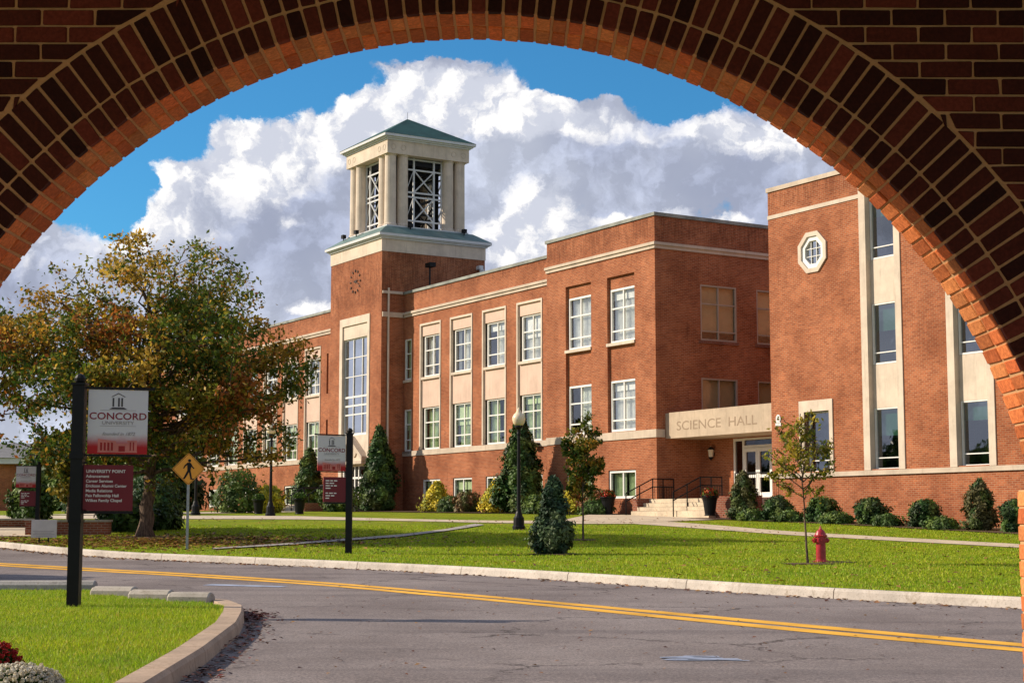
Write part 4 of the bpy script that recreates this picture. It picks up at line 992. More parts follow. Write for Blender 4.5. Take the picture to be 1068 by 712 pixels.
make_tree('sapling', 'slim young tree with green and bronze leaves in front of the pavilion windows', 'tree', (1.93, 44.6, lz(44.6)), 3.6, (0, 0, 2.25), (.58, .55, 1.4), .032, 5600, .062, AUT, [3, 3, 2, 1.2, .5, .3], 7, .26, bottom=-.88, sig=.10, topk=.9)
make_tree('sapling', 'thin young tree with sparse golden leaves standing beside the red hydrant', 'tree', (6.03, 33.5, lz(33.5)), 3.25, (-.10, 0, 2.15), (.88, .8, 1.15), .026, 1500, .062, [(.13, .16, .02), (.30, .26, .03), (.20, .20, .02), (.42, .30, .03)], [2, 2, 2, 1.4], 4, .28, bottom=-.8, sig=.06, topk=.7)
# a tree beyond the left edge throws the bands of shade over the road
make_tree('leafy_tree', 'tree outside the left edge whose shade falls across the road', 'tree', (-17.5, 32.0, lz(32)), 5.2, (0, 0, 3.4), (2.4, 1.1, 1.8), .16, 9000, .16, AUT, [2, 3, 2, 1, 1, 1], 6, .3)

def evergreen(name, label, cat, loc, H, Rr, prof, nleaf, leaf_s, pal, wts=None, group=None, lean=0., lump=.24, droop=.35, trunk=True):
    root = thing(name, label, cat, loc, random.uniform(0, 6.28), group)
    if trunk:
        tr = MB(); tr.tube([(0, 0, -.05), (0, 0, H*.5), (0, 0, H*.93)], [max(.03, Rr*.07), max(.02, Rr*.05), .01], 7); tr.build('trunk', M['bark'], root, smooth=True, uvs=False)
    nb_ = int(34+H*15); bz = RNG.uniform(0.02, 1, nb_); ba = RNG.uniform(0, 2*np.pi, nb_); bw = RNG.uniform(.70, 1.22, nb_)
    z = RNG.beta(1.05, 1.35, nleaf)*.985+.01; a = RNG.uniform(0, 2*np.pi, nleaf)
    # lumps: leaf radius follows the nearest bough
    da = np.abs((a[:, None]-ba[None]+np.pi) % (2*np.pi)-np.pi); pr = prof(z)
    dd = (da*pr[:, None])**2+((z[:, None]-bz[None])*H/Rr*.8)**2; near = dd.argmin(1); dist = np.sqrt(dd.min(1))
    rr = pr*bw[near]*(1-(dist*1.9).clip(0, 1)*lump*2.4)*Rr
    shoot = (RNG.random(nleaf) < .05)*RNG.uniform(.05, .22, nleaf); rr = rr*(1+shoot); depth = RNG.random(nleaf)**.45; rr = rr*(.45+.57*depth)
    C = np.c_[np.cos(a)*rr, np.sin(a)*rr, z*H+(depth-.7)*Rr*droop*.4]
    C += RNG.normal(0, leaf_s*.45, C.shape)
    N = np.c_[np.cos(a), np.sin(a), np.full(nleaf, .55)]
    pal_ = np.array(pal); base = pal_[RNG.choice(len(pal_), nb_, p=None if wts is None else np.array(wts)/sum(wts))][near]
    tn = (base*(1+RNG.normal(0, .25, (nleaf, 1))).clip(.5, 1.7)).clip(0, 1)
    quadcloud('foliage', C, RNG.uniform(.6, 1.3, nleaf)*leaf_s, M['needle'], tn, root, N, 2.0, .75)
    return root
cone = lambda z: (np.minimum(1, (z+.03)*9)**.6)*(1-z)**.72+.012
egg = lambda z: np.sqrt(np.clip(1-((z-.42)/.60)**2, 0, 1))+.01
ball = lambda z: np.sqrt(np.clip(1-((z-.40)/.62)**2, 0, 1))
flat = lambda z: np.sqrt(np.clip(1-z**2, 0, 1))
tall = lambda z: np.clip(np.minimum(1, (z+.05)*7)**.5*(1-z**2.4)**.8, 0, 1)+.01
EV = [(.022, .060, .012), (.042, .095, .018), (.070, .130, .020), (.026, .050, .012), (.10, .14, .03)]
EV2 = [(.065, .120, .020), (.110, .165, .024), (.045, .085, .016)]
GOLD = [(.55, .44, .02), (.42, .38, .025), (.66, .50, .03), (.26, .27, .02)]
def bw_(a, b, z=None): q = BC+BX*a+BY*b; return (q.x, q.y, lz(q.y) if z is None else z)
evergreen('conifer', 'tall dark cone-shaped evergreen against the wall just right of the tower', 'tree', bw_(-22.06, -1.4), 4.35, 1.38, cone, 15000, .11, EV)
evergreen('conifer', 'broad bright green cone-shaped evergreen left of the tower entrance', 'tree', bw_(-31.81, -.9), 3.5, 1.25, cone, 12000, .11, EV2+EV)
evergreen('conifer', 'large dark green cone-shaped evergreen directly behind the lamp post with the cream globe', 'tree', bw_(-8.2, -1.4), 4.2, 1.36, cone, 15000, .11, EV)
evergreen('young_pine', 'small bushy blue-green pine standing alone on the lawn near the kerb', 'tree', (.96, 38.2, lz(38.2)), 1.80, .60, lambda z: (np.minimum(1, (z+.05)*7)**.5)*(1-z)**.62+.01, 10000, .055, [(.030, .065, .028), (.055, .095, .035), (.085, .12, .045), (.02, .045, .018)], lump=.2)
evergreen('conifer', 'bright green column-shaped evergreen by the brick planter at far left', 'tree', (-16.2, 55, lz(55)), 2.1, .85, tall, 6000, .09, EV2)
# shrubs along the facade
shr = 'shrubs along the foot of the building'
for a, b, H_, R_, pr, pal, n_, lab in (
    (-15.1, -1.8, 1.45, 1.05, cone, GOLD, 2600, 'golden yellow shrub nearest the tall evergreen beside the tower'),
    (-12.35, -1.7, .95, .85, ball, [(.14, .10, .03), (.09, .10, .02), (.20, .11, .05)], 2000, 'brownish olive shrub under the basement windows'),
    (-13.7, -1.9, .75, .75, flat, EV2, 1400, 'low green shrub between the golden shrub and the brownish one'),
    (-9.6, -1.8, 1.45, 1.05, cone, GOLD, 2600, 'golden yellow shrub left of the evergreen behind the lamp post'),
    (-5.6, -2.2, .8, .9, flat, EV2, 1600, 'low green shrub at the right foot of the evergreen behind the lamp post'),
    (-3.4, -1.6, 1.75, .9, cone, GOLD, 3600, 'golden yellow shrub behind the slim sapling'),
    (-2.1, -1.6, 1.0, .8, ball, [(.16, .12, .03), (.09, .11, .02), (.28, .12, .05)], 2200, 'brown-tinged shrub left of the entrance planter'),
    (-1.5, -2.0, .55, .9, flat, EV2, 1500, 'low green shrub next to the left entrance planter')):
    evergreen('shrub', lab, 'shrub', bw_(a, b), H_, R_, pr, n_, .085, pal, group=shr, trunk=False)
for a, b, H_, R_, pr, pal, n_, lab in (
    (7.5, -1.7, 1.75, .60, tall, [(.045, .075, .018), (.08, .11, .02), (.10, .10, .03)], 5200, 'upright olive green arborvitae right of the entrance steps'),
    (8.8, -1.2, .85, .66, ball, EV, 3600, 'round dark shrub directly below the stone-framed single window, left of two'),
    (11.05, -1.2, .85, .64, ball, EV, 3600, 'round dark shrub just right of the thin golden sapling'),
    (13.4, -1.2, .86, .66, ball, EV, 3600, 'round dark shrub below the first tall window strip'),
    (15.8, -1.2, .86, .68, ball, EV, 3600, 'round dark shrub midway between the two tall window strips'),
    (18.1, -1.2, 1.55, .62, tall, [(.040, .075, .018), (.07, .10, .02), (.10, .09, .03)], 5200, 'upright arborvitae below the second tall window strip'),
    (19.5, -1.2, .95, .6, ball, EV, 3600, 'round dark shrub cut by the right brick jamb'),
    (8.15, -1.9, .38, .6, flat, EV2, 1800, 'low spreading juniper next to the olive arborvitae'),
    (9.95, -1.7, .36, .6, flat, EV2, 1800, 'low spreading juniper between the two left round shrubs'),
    (12.3, -1.7, .38, .65, flat, EV2, 1800, 'low spreading juniper right of the sapling beside the hydrant'),
    (14.6, -1.7, .36, .68, flat, EV2, 1800, 'low spreading juniper right of the shrub under the first tall window strip'),
    (17.0, -1.7, .36, .6, flat, EV2, 1800, 'low spreading juniper left of the upright arborvitae at right')):
    evergreen('shrub', lab, 'shrub', bw_(a, b), H_, R_, pr, n_, .065, pal, group=shr, trunk=False)
for x, y, H_, R_, pal, n_, lab in ((-11.7, 49.5, .95, 1.0, EV, 3000, 'dark rounded shrub behind the large sign post'), (-9.9+-.8, 50.5, .75, .6, EV2, 2600, 'bright green rounded shrub left of the big tree trunk'),
                                 (-15.5, 70, 1.6, 1.5, EV, 3000, 'dark shrub in the distance right of the big tree trunk'), (-12.4, 74, 1.9, 1.3, EV2, 3000, 'green shrub in the distance below the big crown'), (-11.0, 74, 1.2, .9, GOLD, 2200, 'golden shrub in the distance below the big crown'), (-18.5, 72, 2.2, 1.6, EV, 3000, 'dark green shrub seen left of the far lamp post'), (-8.6, 81, 1.3, 1.2, EV2, 2200, 'pale green shrub at the left end of the tower steps')):
    evergreen('shrub', lab, 'shrub', (x, y, lz(y)), H_, R_, ball, n_, .10, pal, trunk=False)
# distant hedge wood behind the left side
for i, (x, y, H_) in enumerate(((-24.5, 92, 4.2), (-19.5, 88, 4.2))):
    evergreen('leafy_tree', ('dark distant tree glimpsed under the crown at far left', 'lower dark distant tree between the trunks at left', 'distant tree beyond the brick house')[i], 'tree', (x, y, lz(y)), H_, 3.2, egg, 5000, .28, EV2+EV)

# --- fallen leaves and grass blades
def scatter(name, label, cat, pts, size, pal, m, w=None, lay=.35):
    n = len(pts); N = np.tile([0, 0, 1.], (n, 1)); o = quadcloud(name, pts, size, m, tints(n, pal, w, .3), None, N, 1.5, lay); return stuff(o, label, cat)
def gpts(n, fx, fy, zf, h=.01):
    x, y = fx(n), fy(n); return np.c_[x, y, [zf(v)+h for v in y]]
BRN = [(.17, .055, .02), (.26, .11, .03), (.10, .035, .018), (.33, .17, .045)]
n = 5200; a = RNG.uniform(0, 2*np.pi, n); r = RNG.normal(0, 1, n); x = -9.3+RNG.normal(0, 2.6, n); y = 43.9+RNG.normal(0, 1.7, n)
k = np.array([yy > np.interp(xx, kx[::-1] if kx[0] > kx[-1] else kx, ky[::-1] if kx[0] > kx[-1] else ky)+.2 for xx, yy in zip(x, y)]); x, y = x[k], y[k]
scatter('fallen_leaves', 'rust brown leaves strewn on the lawn under the big tree', 'fallen leaves', np.c_[x, y, [lz(v)+.015 for v in y]], RNG.uniform(.06, .12, len(x)), BRN, M['dead_leaf'])
# leaves in the gutter
gx = []; 
for p, q in zip(KS[:-1], KS[1:]):
    if not 19 < p[1] < 46: continue
    L = math.dist(p, q)
    for _ in range(int(L*16*(2.2 if p[1] > 35 else 1))):
        t = random.random(); off = abs(random.gauss(0, .22))+.02; d = (q-p)/L; gx.append((p[0]+(q[0]-p[0])*t+d[1]*off*1., p[1]+(q[1]-p[1])*t-d[0]*off*1.))
G = np.array(gx); sgn = 1
nn = np.array([kerbx(v) for v in G[:, 1]]); bad = G[:, 0] > nn; G[bad, 0] = 2*nn[bad]-G[bad, 0]-.04
scatter('gutter_leaves', 'dry leaves gathered along the far kerb', 'fallen leaves', np.c_[G, [rz_(v)+.012 for v in G[:, 1]]], RNG.uniform(.04, .08, len(G)), BRN, M['dead_leaf'])
O_ = np.array(resample(outer, 200)); j = RNG.integers(0, 199, 700); off = np.abs(RNG.normal(0, .13, 700))+.02
P_ = O_[j]+RNG.normal(0, .03, (700, 2)); P_[:, 0] += off+.02; k = (O_[j][:, 1] > 9)
P_ = P_[k]; scatter('gutter_leaves', 'dark red and brown leaves heaped in the gutter beside the curved tan kerb', 'fallen leaves', np.c_[P_, [rz_(v)+.012+random.random()*.02 for v in P_[:, 1]]], RNG.uniform(.035, .06, len(P_)), [(.14, .03, .02), (.10, .045, .02), (.05, .018, .012), (.22, .07, .03)], M['dead_leaf'])
q = RNG.normal(0, 1, (260, 2))*np.array([.16, .4])+np.array([-3.35, 20.6]); q[:, 0] = np.maximum(q[:, 0], -3.36+.02)
scatter('gutter_leaves', 'heap of red-brown leaves at the bend of the tan kerb', 'fallen leaves', np.c_[q, [rz_(v)+.03 for v in q[:, 1]]], RNG.uniform(.04, .07, 260), [(.16, .04, .03), (.10, .03, .02)], M['dead_leaf'])
q = np.c_[RNG.uniform(-3, 6, 320), RNG.uniform(14, 28, 320)]
scatter('scattered_leaves', 'single dry leaves scattered on the asphalt', 'fallen leaves', np.c_[q, [rz_(v)+.012 for v in q[:, 1]]], RNG.uniform(.025, .045, 320), BRN, M['dead_leaf'])
q = np.c_[RNG.uniform(-14, 14, 1500), RNG.uniform(24, 60, 1500)]; q = q[[xx > kerbx(yy)+.4 for xx, yy in q]]
scatter('lawn_leaves', 'thinly scattered brown leaves on the far lawn', 'fallen leaves', np.c_[q, [lz(v)+.04 for v in q[:, 1]]], RNG.uniform(.05, .09, len(q)), BRN, M['dead_leaf'])
def blades(name, label, X, Y, H_, Wd):
    n = len(X); a = RNG.uniform(0, 2*np.pi, n); ln = RNG.normal(0, .35, (n, 2))*H_[:, None]; Z = np.interp(Y, GY, GZ)-.01
    c, s_ = np.cos(a)*Wd/2, np.sin(a)*Wd/2
    V = np.stack([np.c_[X-c, Y-s_, Z], np.c_[X+c, Y+s_, Z], np.c_[X+ln[:, 0], Y+ln[:, 1], Z+H_]], 1).reshape(-1, 3)
    me = bpy.data.meshes.new(name); me.vertices.add(3*n); me.vertices.foreach_set('co', V.ravel()); me.loops.add(3*n); me.loops.foreach_set('vertex_index', np.arange(3*n)); me.polygons.add(n)
    me.polygons.foreach_set('loop_start', np.arange(n)*3); me.polygons.foreach_set('loop_total', np.full(n, 3)); me.update()
    u_, v_ = X*.9+Y*.35, Y*.8-X*.3; fld = (np.sin(u_*1.1+np.sin(v_*.7)*2)+np.sin(v_*1.9+1.3*np.sin(u_*.6))+.8*np.sin(u_*3.7+v_*2.9)+.6*np.sin(u_*7.1-v_*5.3+np.sin(v_*3)))/3.4
    pm = np.c_[1+.24*fld, 1+.10*fld, 1-.1*fld]
    at = me.attributes.new('tint', 'FLOAT_COLOR', 'POINT'); col = np.ones((3*n, 4)); col[:, :3] = np.repeat((pm*tints(n, [(.29, .43, .014), (.39, .48, .022), (.20, .32, .010), (.55, .47, .09)], [3, 3, 2, .8], .2)).clip(0, 1), 3, axis=0); at.data.foreach_set('color', col.ravel())
    me.materials.append(M['blade']); o = bpy.data.objects.new(name, me); COL.objects.link(o); return stuff(o, label, 'grass')
n = 190000; Y_ = 26-(26-10.5)*RNG.random(n)**.8; X_ = RNG.uniform(-9.6, -2.5, n); k = (X_ < np.interp(Y_, iy, ix)-.02) & (X_ > -.33*Y_-.6)
blades('grass', 'short bright green grass of the kerbed island', X_[k], Y_[k], RNG.uniform(.02, .055, k.sum()), RNG.uniform(.006, .012, k.sum()))
n = 260000; Y_ = RNG.uniform(20, 56, n); X_ = RNG.uniform(-13, 16, n); kb = np.array([kerbx(v) for v in np.linspace(20, 56, 400)]); kxx = np.interp(Y_, np.linspace(20, 56, 400), kb)
k = (X_ > kxx+.16) & (np.abs(X_) < .33*Y_+.5)
def near_path(x, y):
    d = np.zeros(len(x), bool)
    for (A, B) in (([(-7.3, 40.2), (-5.91, 41.75), (-3.07, 46.1), (-1.9, 49.6), (-.9, 53.4)], [(-7.5, 40.9), (-6.09, 43.0), (-3.3, 48.1), (-2.2, 51), (-1.5, 54.9)]), ([(4.0, 54.7), (7.85, 47.3), (12.64, 41.0), (20, 32)], [(4.54, 58.88), (8.27, 49.3), (13.2, 42.4), (20.9, 33.2)])):
        A, B = np.array(A), np.array(B); s_ = 1 if A[-1, 0] > A[0, 0] else -1
        ya, yb2 = np.interp(x, A[:, 0], A[:, 1]), np.interp(x, B[:, 0], B[:, 1]); d |= (x > min(A[0, 0], B[0, 0])) & (x < max(A[-1, 0], B[-1, 0])) & (y > np.minimum(ya, yb2)-.55) & (y < np.maximum(ya, yb2)+.1)
    return d
k &= ~near_path(X_, Y_) & ~((Y_ > 53.5) & (X_ < 6.5)) & ~((X_ < -13.4) & (Y_ > 46))
blades('grass', 'mown grass of the large lawn in front of the building', X_[k], Y_[k], RNG.uniform(.03, .06, k.sum()), RNG.uniform(.018, .032, k.sum()))

# unseen wood added left of the view to give the lower windows green reflections
n = 9000; t = RNG.random(n); hh = 6+3*np.sin(t*31)+2*np.sin(t*77+1); C = np.c_[-118+t*22+RNG.normal(0, 3, n), -20+t*210, RNG.random(n)**.7*hh]
stuff(quadcloud('reflection_wood', C, RNG.uniform(1.2, 2.6, n), M['needle'], tints(n, EV2+EV, None, .25)), 'unseen far-off wood of dark green trees, added for the window reflections', 'wood')

# ------------------------------------------------------------------ signs, lamps, hydrant and other objects
def poly(mb, pts, y0=0., y1=.004):
    n = len(pts); mb.add([(x, y, z) for y in (y0, y1) for x, z in pts], [tuple(range(n)), tuple(range(n, 2*n))]+[(k, (k+1) % n, n+(k+1) % n, n+k) for k in range(n)])
def banner_sign(label, loc, face, dirx, lines, full=True, scale=1., illegible=False):
    r = thing('banner_sign', label, 'sign', loc, 0, None); r.scale = (scale,)*3
    h = .075 if full else .07
    p = MB(); p.box(-h, h, -h, h, -.05, 2.80); p.build('post', M['black_metal'], r)
    p = MB(); p.box(-h-.018, h+.018, -h-.018, h+.018, 2.80, 2.83); p.lathe([(.03, 0), (.07, .02), (.075, .06), (.05, .10), (.01, .12)], 10, (0, 0, 2.83)); p.build('post_cap', M['black_metal'], r)
    p = MB(); p.box(-h-.015, h+.015, -h-.015, h+.015, 1.86, 1.93); p.box(-h-.01, h+.01, -h-.01, h+.01, 1.05, 1.09); p.build('collar', M['black_metal'], r)
    c, s = math.cos(face), math.sin(face)
    arm = bpy.data.objects.new('sign_panels', None)
    def loc_(mb): mb.v = [(x*c-y*s, x*s+y*c, z) for x, y, z in mb.v]; return mb
    g = h+.035 if dirx > 0 else -(h+.035)-.75
    p = MB(); x0, x1 = (0, g+.75+.06) if dirx > 0 else (g-.06, 0)
    p.box(x0, x1, -.016, .016, 2.755, 2.785); p.box(x0, x1, -.014, .014, 1.895, 1.92); p.tube([(x0 if dirx < 0 else x1, 0, 2.77), ((x0-.02) if dirx < 0 else x1+.02, 0, 2.77)], .022, 6)
    for zz in (1.80, 1.20): p.box(min(0, dirx*.12), max(0, dirx*.12), -.012, .012, zz, zz+.02)
    loc_(p).build('bracket', M['black_metal'], r)
    b = MB(); b.box(g, g+.75, -.006, .006, 1.925, 2.75)
    bo = loc_(b).build('banner', M['banner'], r)
    # uv: v 0..1 up the banner
    me = bo.data; uvl = me.uv_layers[0]
    for l in me.loops: co = me.vertices[l.vertex_index].co; uvl.data[l.index].uv = ((co.x*c+co.y*s-g)/.75, (co.z-1.925)/.825)
    def place(o, x, z, y=-.009): o.location = (x*c-y*s, x*s+y*c, z); o.rotation_euler = (R(90), 0, face)
    for nm, body, size, m, x, z, sx, sh, bd in (('lettering', 'CONCORD', .125, 'text_maroon', .375, 2.37, 1.12, 0, .0015), ('lettering', 'UNIVERSITY', .062, 'text_grey', .375, 2.305, 1.22, 0, 0), ('lettering', 'founded in 1872', .062, 'text_grey', .385, 2.165, 1.0, .35, 0)):
        t = text(nm, body, size, M[m], bo, (0, 0, 0), align='CENTER', sx=sx, shear=sh, ext=.001, bold=bd); place(t, g+x, z)
    p = MB(); y = -.0085
    for x_a, x_b, z in ((.15, .60, 2.485), (.15, .60, 2.283)): p.box(g+x_a, g+x_b, y, -.006, z, z+.004)
    loc_(p).build('rule', M['text_grey'], bo)
    p = MB(); cx = g+.375      # little belfry emblem
    def q(pts): poly(p, pts, y, -.006)
    q([(cx-.115, 2.50), (cx+.115, 2.50), (cx+.07, 2.525), (cx-.07, 2.525)])
    q([(cx-.085, 2.655), (cx, 2.70), (cx+.085, 2.655), (cx+.085, 2.665), (cx, 2.712), (cx-.085, 2.665)])
    for a in (-.075, -.005, .035): q([(cx+a, 2.535), (cx+a+.022, 2.535), (cx+a+.022, 2.648), (cx+a, 2.648)])
    loc_(p).build('emblem', M['icon_dark'], bo)
    for mm, parts in (('print_pink', [[(.13, 1.955), (.36, 1.955), (.36, 2.09), (.13, 2.12)], [(.36, 1.955), (.50, 1.955), (.50, 2.06), (.36, 2.06)], [(.50, 1.955), (.62, 1.955), (.62, 2.10), (.50, 2.10)]]),
                      ('print_red', [[(.16+.045*k, 1.97), (.185+.045*k, 1.97), (.185+.045*k, 2.07), (.16+.045*k, 2.075)] for k in range(4)]+[[(.39, 1.96), (.47, 1.96), (.47, 2.03), (.39, 2.03)], [(.53, 1.97), (.545, 1.97), (.545, 2.08), (.53, 2.08)], [(.57, 1.97), (.585, 1.97), (.585, 2.08), (.57, 2.08)]])):
        p = MB()
        for pts in parts: poly(p, [(g+x, z) for x, z in pts], y if mm == 'print_pink' else y-.0015, -.006 if mm == 'print_pink' else y-.0002)
        if mm == 'print_pink': poly(p, [(g+.125, 1.945), (g+.625, 1.945), (g+.625, 1.957), (g+.125, 1.957)], y-.0003, -.006)
        loc_(p).build('building_print', M[mm], bo)
    lw, lh = .62, .585; gl_ = (h+.0) if dirx > 0 else -(h+.0)-lw
    p = MB(); p.box(gl_, gl_+lw, -.012, .012, 1.20, 1.20+lh); lo2 = loc_(p).build('directory_panel', M['maroon'], r)
    p = MB(); p.box(gl_-.0, gl_+lw+.01, -.016, .016, 1.165, 1.197); loc_(p).build('bracket', M['black_metal'], r)
    for i, ln in enumerate(lines):
        t = text('lettering', ln, .056 if i == 0 else .052, M['text_white'], lo2, (0, 0, 0), ext=.001, sx=1.0 if i else 1.02, bold=.0006); place(t, gl_+.03, 1.20+lh-.10-i*.0615, -.014)
    if illegible:
        p = MB()
        for i, wds in enumerate(((.10, .07, .09), (.08, .12), (.11, .06, .08), (.13,), None, (.07, .10, .07), (.12, .09), (.10,))):
            if not wds: continue
            x = gl_+.05
            for wd in wds: p.box(x, x+wd, -.015, -.012, 1.20+lh-.10-i*.058, 1.20+lh-.075-i*.058); x += wd+.025
        loc_(p).build('small_print', M['text_white'], lo2)
    return r
L1 = ['UNIVERSITY POINT', 'Advancement', 'Career Services', 'Erickson Alumni Center', 'Media Relations', 'Pais Fellowship Hall', 'Wilkes Family Chapel']
banner_sign('large near post sign on the grass island, panels right of its black post', (-5.54, 20.84, lz(20.84)), R(17), 1, L1)
banner_sign('mid-size post sign on the lawn before the tower, panels left of its post', (-3.84, 38.6, lz(38.6)), R(36), -1, [], illegible=True)
banner_sign('small distant post sign at the far left, behind the low white board', (-13.4, 46.3, lz(46.3)+.0), R(12), -1, [], scale=.72, illegible=True)

# pedestrian crossing sign
cs = thing('crossing_sign', 'yellow diamond sign with a black walking figure on a grey pole beside the road', 'road sign', (-7.96, 40.23, lz(40.23)), R(4))
p = MB(); p.box(-.032, .032, -.018, .018, -.05, 2.10); p.build('pole', M['galv'], cs)
def rdiamond(hd, y0, y1, mb, cz=1.97, cr=.05):
    pts = []
    for k in range(4):
        a = k*math.pi/2; C_ = Vector((math.cos(a), math.sin(a)))*(hd-cr*1.414)
        for j in range(-3, 4): t = a+j*math.pi/12; pts.append((C_.x+cr*math.cos(t), cz+C_.y+cr*math.sin(t)))
    poly(mb, pts, y0, y1)
p = MB(); rdiamond(.405, -.024, -.019, p); sf = p.build('sign_face', M['sign_orange'], cs)
p = MB(); pts = []
for hd, cr in ((.385, .045), (.372, .042)):
    ring_ = []
    for k in range(4):
        a = k*math.pi/2; C_ = Vector((math.cos(a), math.sin(a)))*(hd-cr*1.414)
        for j in range(-3, 4): t = a+j*math.pi/12; ring_.append((C_.x+cr*math.cos(t), -.0265, 1.97+C_.y+cr*math.sin(t)))
    pts.append(ring_)
n = len(pts[0]); p.add(pts[0]+pts[1], [(k, (k+1) % n, n+(k+1) % n, n+k) for k in range(n)]); p.build('border', M['black_metal'], sf)
p = MB()
def F(pts): poly(p, [(x*1.05, 1.97+z*1.05) for x, z in pts], -.030, -.0245)
F([(.02+.036*math.cos(t), .195+.036*math.sin(t)) for t in [2*math.pi*k/12 for k in range(12)]])
F([(-.035, .15), (.045, .15), (.062, .05), (.045, -.03), (-.025, -.03), (-.03, .06)])
F([(-.025, -.03), (.03, -.03), (-.02, -.13), (-.085, -.235), (-.125, -.225), (-.075, -.13)])
F([(0, -.03), (.045, -.03), (.065, -.12), (.085, -.225), (.13, -.225), (.12, -.245), (.05, -.245), (.025, -.13)])
F([(-.03, .145), (-.01, .115), (-.07, .065), (-.105, .01), (-.125, .02), (-.095, .085)])
F([(.04, .145), (.06, .13), (.095, .06), (.135, .02), (.12, .0), (.07, .045), (.045, .09)])
p.build('walking_figure', M['black_metal'], sf)

# lamp posts
def lamp_post(label, loc, copy=None):
    r = thing('lamp_post', label, 'lamp post', loc, 0, 'lamp posts on the campus lawn')
    p = MB(); n = 16; prof = [(.20, -.05), (.20, .10), (.17, .13), (.165, .36), (.12, .42), (.10, .50), (.078, .56), (.075, .62)]
    p.lathe(prof, 12); p.build('base', M['black_metal'], r)
    p = MB(); p.lathe([(.062, .6), (.055, 1.6), (.046, 2.9), (.06, 2.92), (.06, 2.97), (.045, 3.0), (.05, 3.08), (.10, 3.12), (.13, 3.16), (.13, 3.20)], 14); p.build('post', M['black_metal'], r)
    p = MB(); p.lathe([(.11, 3.2), (.17, 3.27), (.205, 3.38), (.20, 3.47), (.15, 3.56), (.10, 3.60), (.09, 3.62), (.05, 3.70), (.012, 3.77)], 20); p.build('globe', M['globe'], r, smooth=True)
    return r
lp = lamp_post('black lamp post with a cream globe in front of the large dark evergreen', (.21, 50.6, lz(50.6)))
dup(lp, (-12.65, 65.5, lz(65.5)), label='lamp post half hidden by the big tree, just right of the yellow crossing sign pole')
dup(lp, (-9.45, 64.1, lz(64.1)), label='lamp post between the two dark urns left of the tower entrance')

# fire hydrant
hy = thing('fire_hydrant', 'small red fire hydrant on the lawn beside the thin sapling', 'fire hydrant', (6.43, 34.2, lz(34.2)-.0), R(10))
p = MB(); p.lathe([(.165, 0), (.165, .03), (.115, .035), (.112, .06), (.105, .07), (.10, .40), (.105, .41), (.125, .42), (.13, .44), (.13, .455), (.105, .47), (.105, .53), (.14, .54), (.142, .56), (.115, .575), (.105, .61), (.085, .65), (.055, .68), (.03, .69)], 20)
bd = p.build('barrel', M['hydrant'], hy, smooth=False)
for k in range(8):
    pass
p = MB(); p.lathe([(.035, .685), (.035, .71), (.018, .715), (.016, .75), (.004, .765)], 6); p.build('top_nut', M['hydrant_cap'], hy)
for a, rr, ln in ((math.pi, .042, .17), (0, .042, .17), (-math.pi/2-.2, .062, .18)):
    p = MB(); c, s = math.cos(a), math.sin(a)
    p.tube([(c*.08, s*.08, .46), (c*(ln-.045), s*(ln-.045), .46)], rr, 12); p.tube([(c*(ln-.045), s*(ln-.045), .46), (c*(ln-.01), s*(ln-.01), .46)], rr*1.25, 12); p.tube([(c*(ln-.01), s*(ln-.01), .46), (c*(ln+.02), s*(ln+.02), .46)], .02, 5); p.build('hose_outlet', M['hydrant'], hy)
p = MB()
for k in range(8): a = k*math.pi/4; p.tube([(.145*math.cos(a), .145*math.sin(a), .025), (.145*math.cos(a), .145*math.sin(a), .05)], .012, 6); p.tube([(.125*math.cos(a), .125*math.sin(a), .52), (.125*math.cos(a), .125*math.sin(a), .58)], .010, 6)
p.build('bolts', M['hydrant_cap'], hy)

# mulch and bare soil rings
def ring_soil(x, y, r, m='mulch', ax=1.):
    mb = MB(); n = 26; vs = [(x, y, lz(y)+.035)]
    for k in range(n): t = 2*math.pi*k/n; q = r*random.uniform(.75, 1.1); yy = y+math.sin(t)*q; vs.append((x+math.cos(t)*q*ax, yy, lz(yy)+.018))
    mb.add(vs, [(0, 1+k, 1+(k+1) % n) for k in range(n)]); structure(mb.build('soil', M[m]))
ring_soil(.96, 38.1, .62); ring_soil(6.05, 33.4, .42, ax=1.4); ring_soil(6.7, 34.2, .32, ax=1.6); ring_soil(1.93, 44.5, .40); ring_soil(-10.28, 45.9, .9)
mb = MB(); 
for a0, a1, b0, b1 in ((-22.6, -8.3, -3.4, .29), (-8.3, -1.6, -2.6, -.02), (5.3, 6.86, -2.6, -1.21), (6.86, 29.8, -2.2, .18)):
    n = 24
    for k in range(n):
        xa, xb = a0+(a1-a0)*k/n, a0+(a1-a0)*(k+1)/n; q = [BC+BX*x+BY*y for x, y in ((xa, b0), (xb, b0), (xb, b1), (xa, b1))]; mb.quad(*[(v.x, v.y, lz(v.y)+.03) for v in q])
structure(mb.build('planting_bed', M['mulch'], norm=False))
mb = MB(); q = [BC+BX*x+BY*y for x, y in ((-22.9, -4.2), (-12.5, -4.2), (-12.5, -3.4), (-22.9, -3.4))]

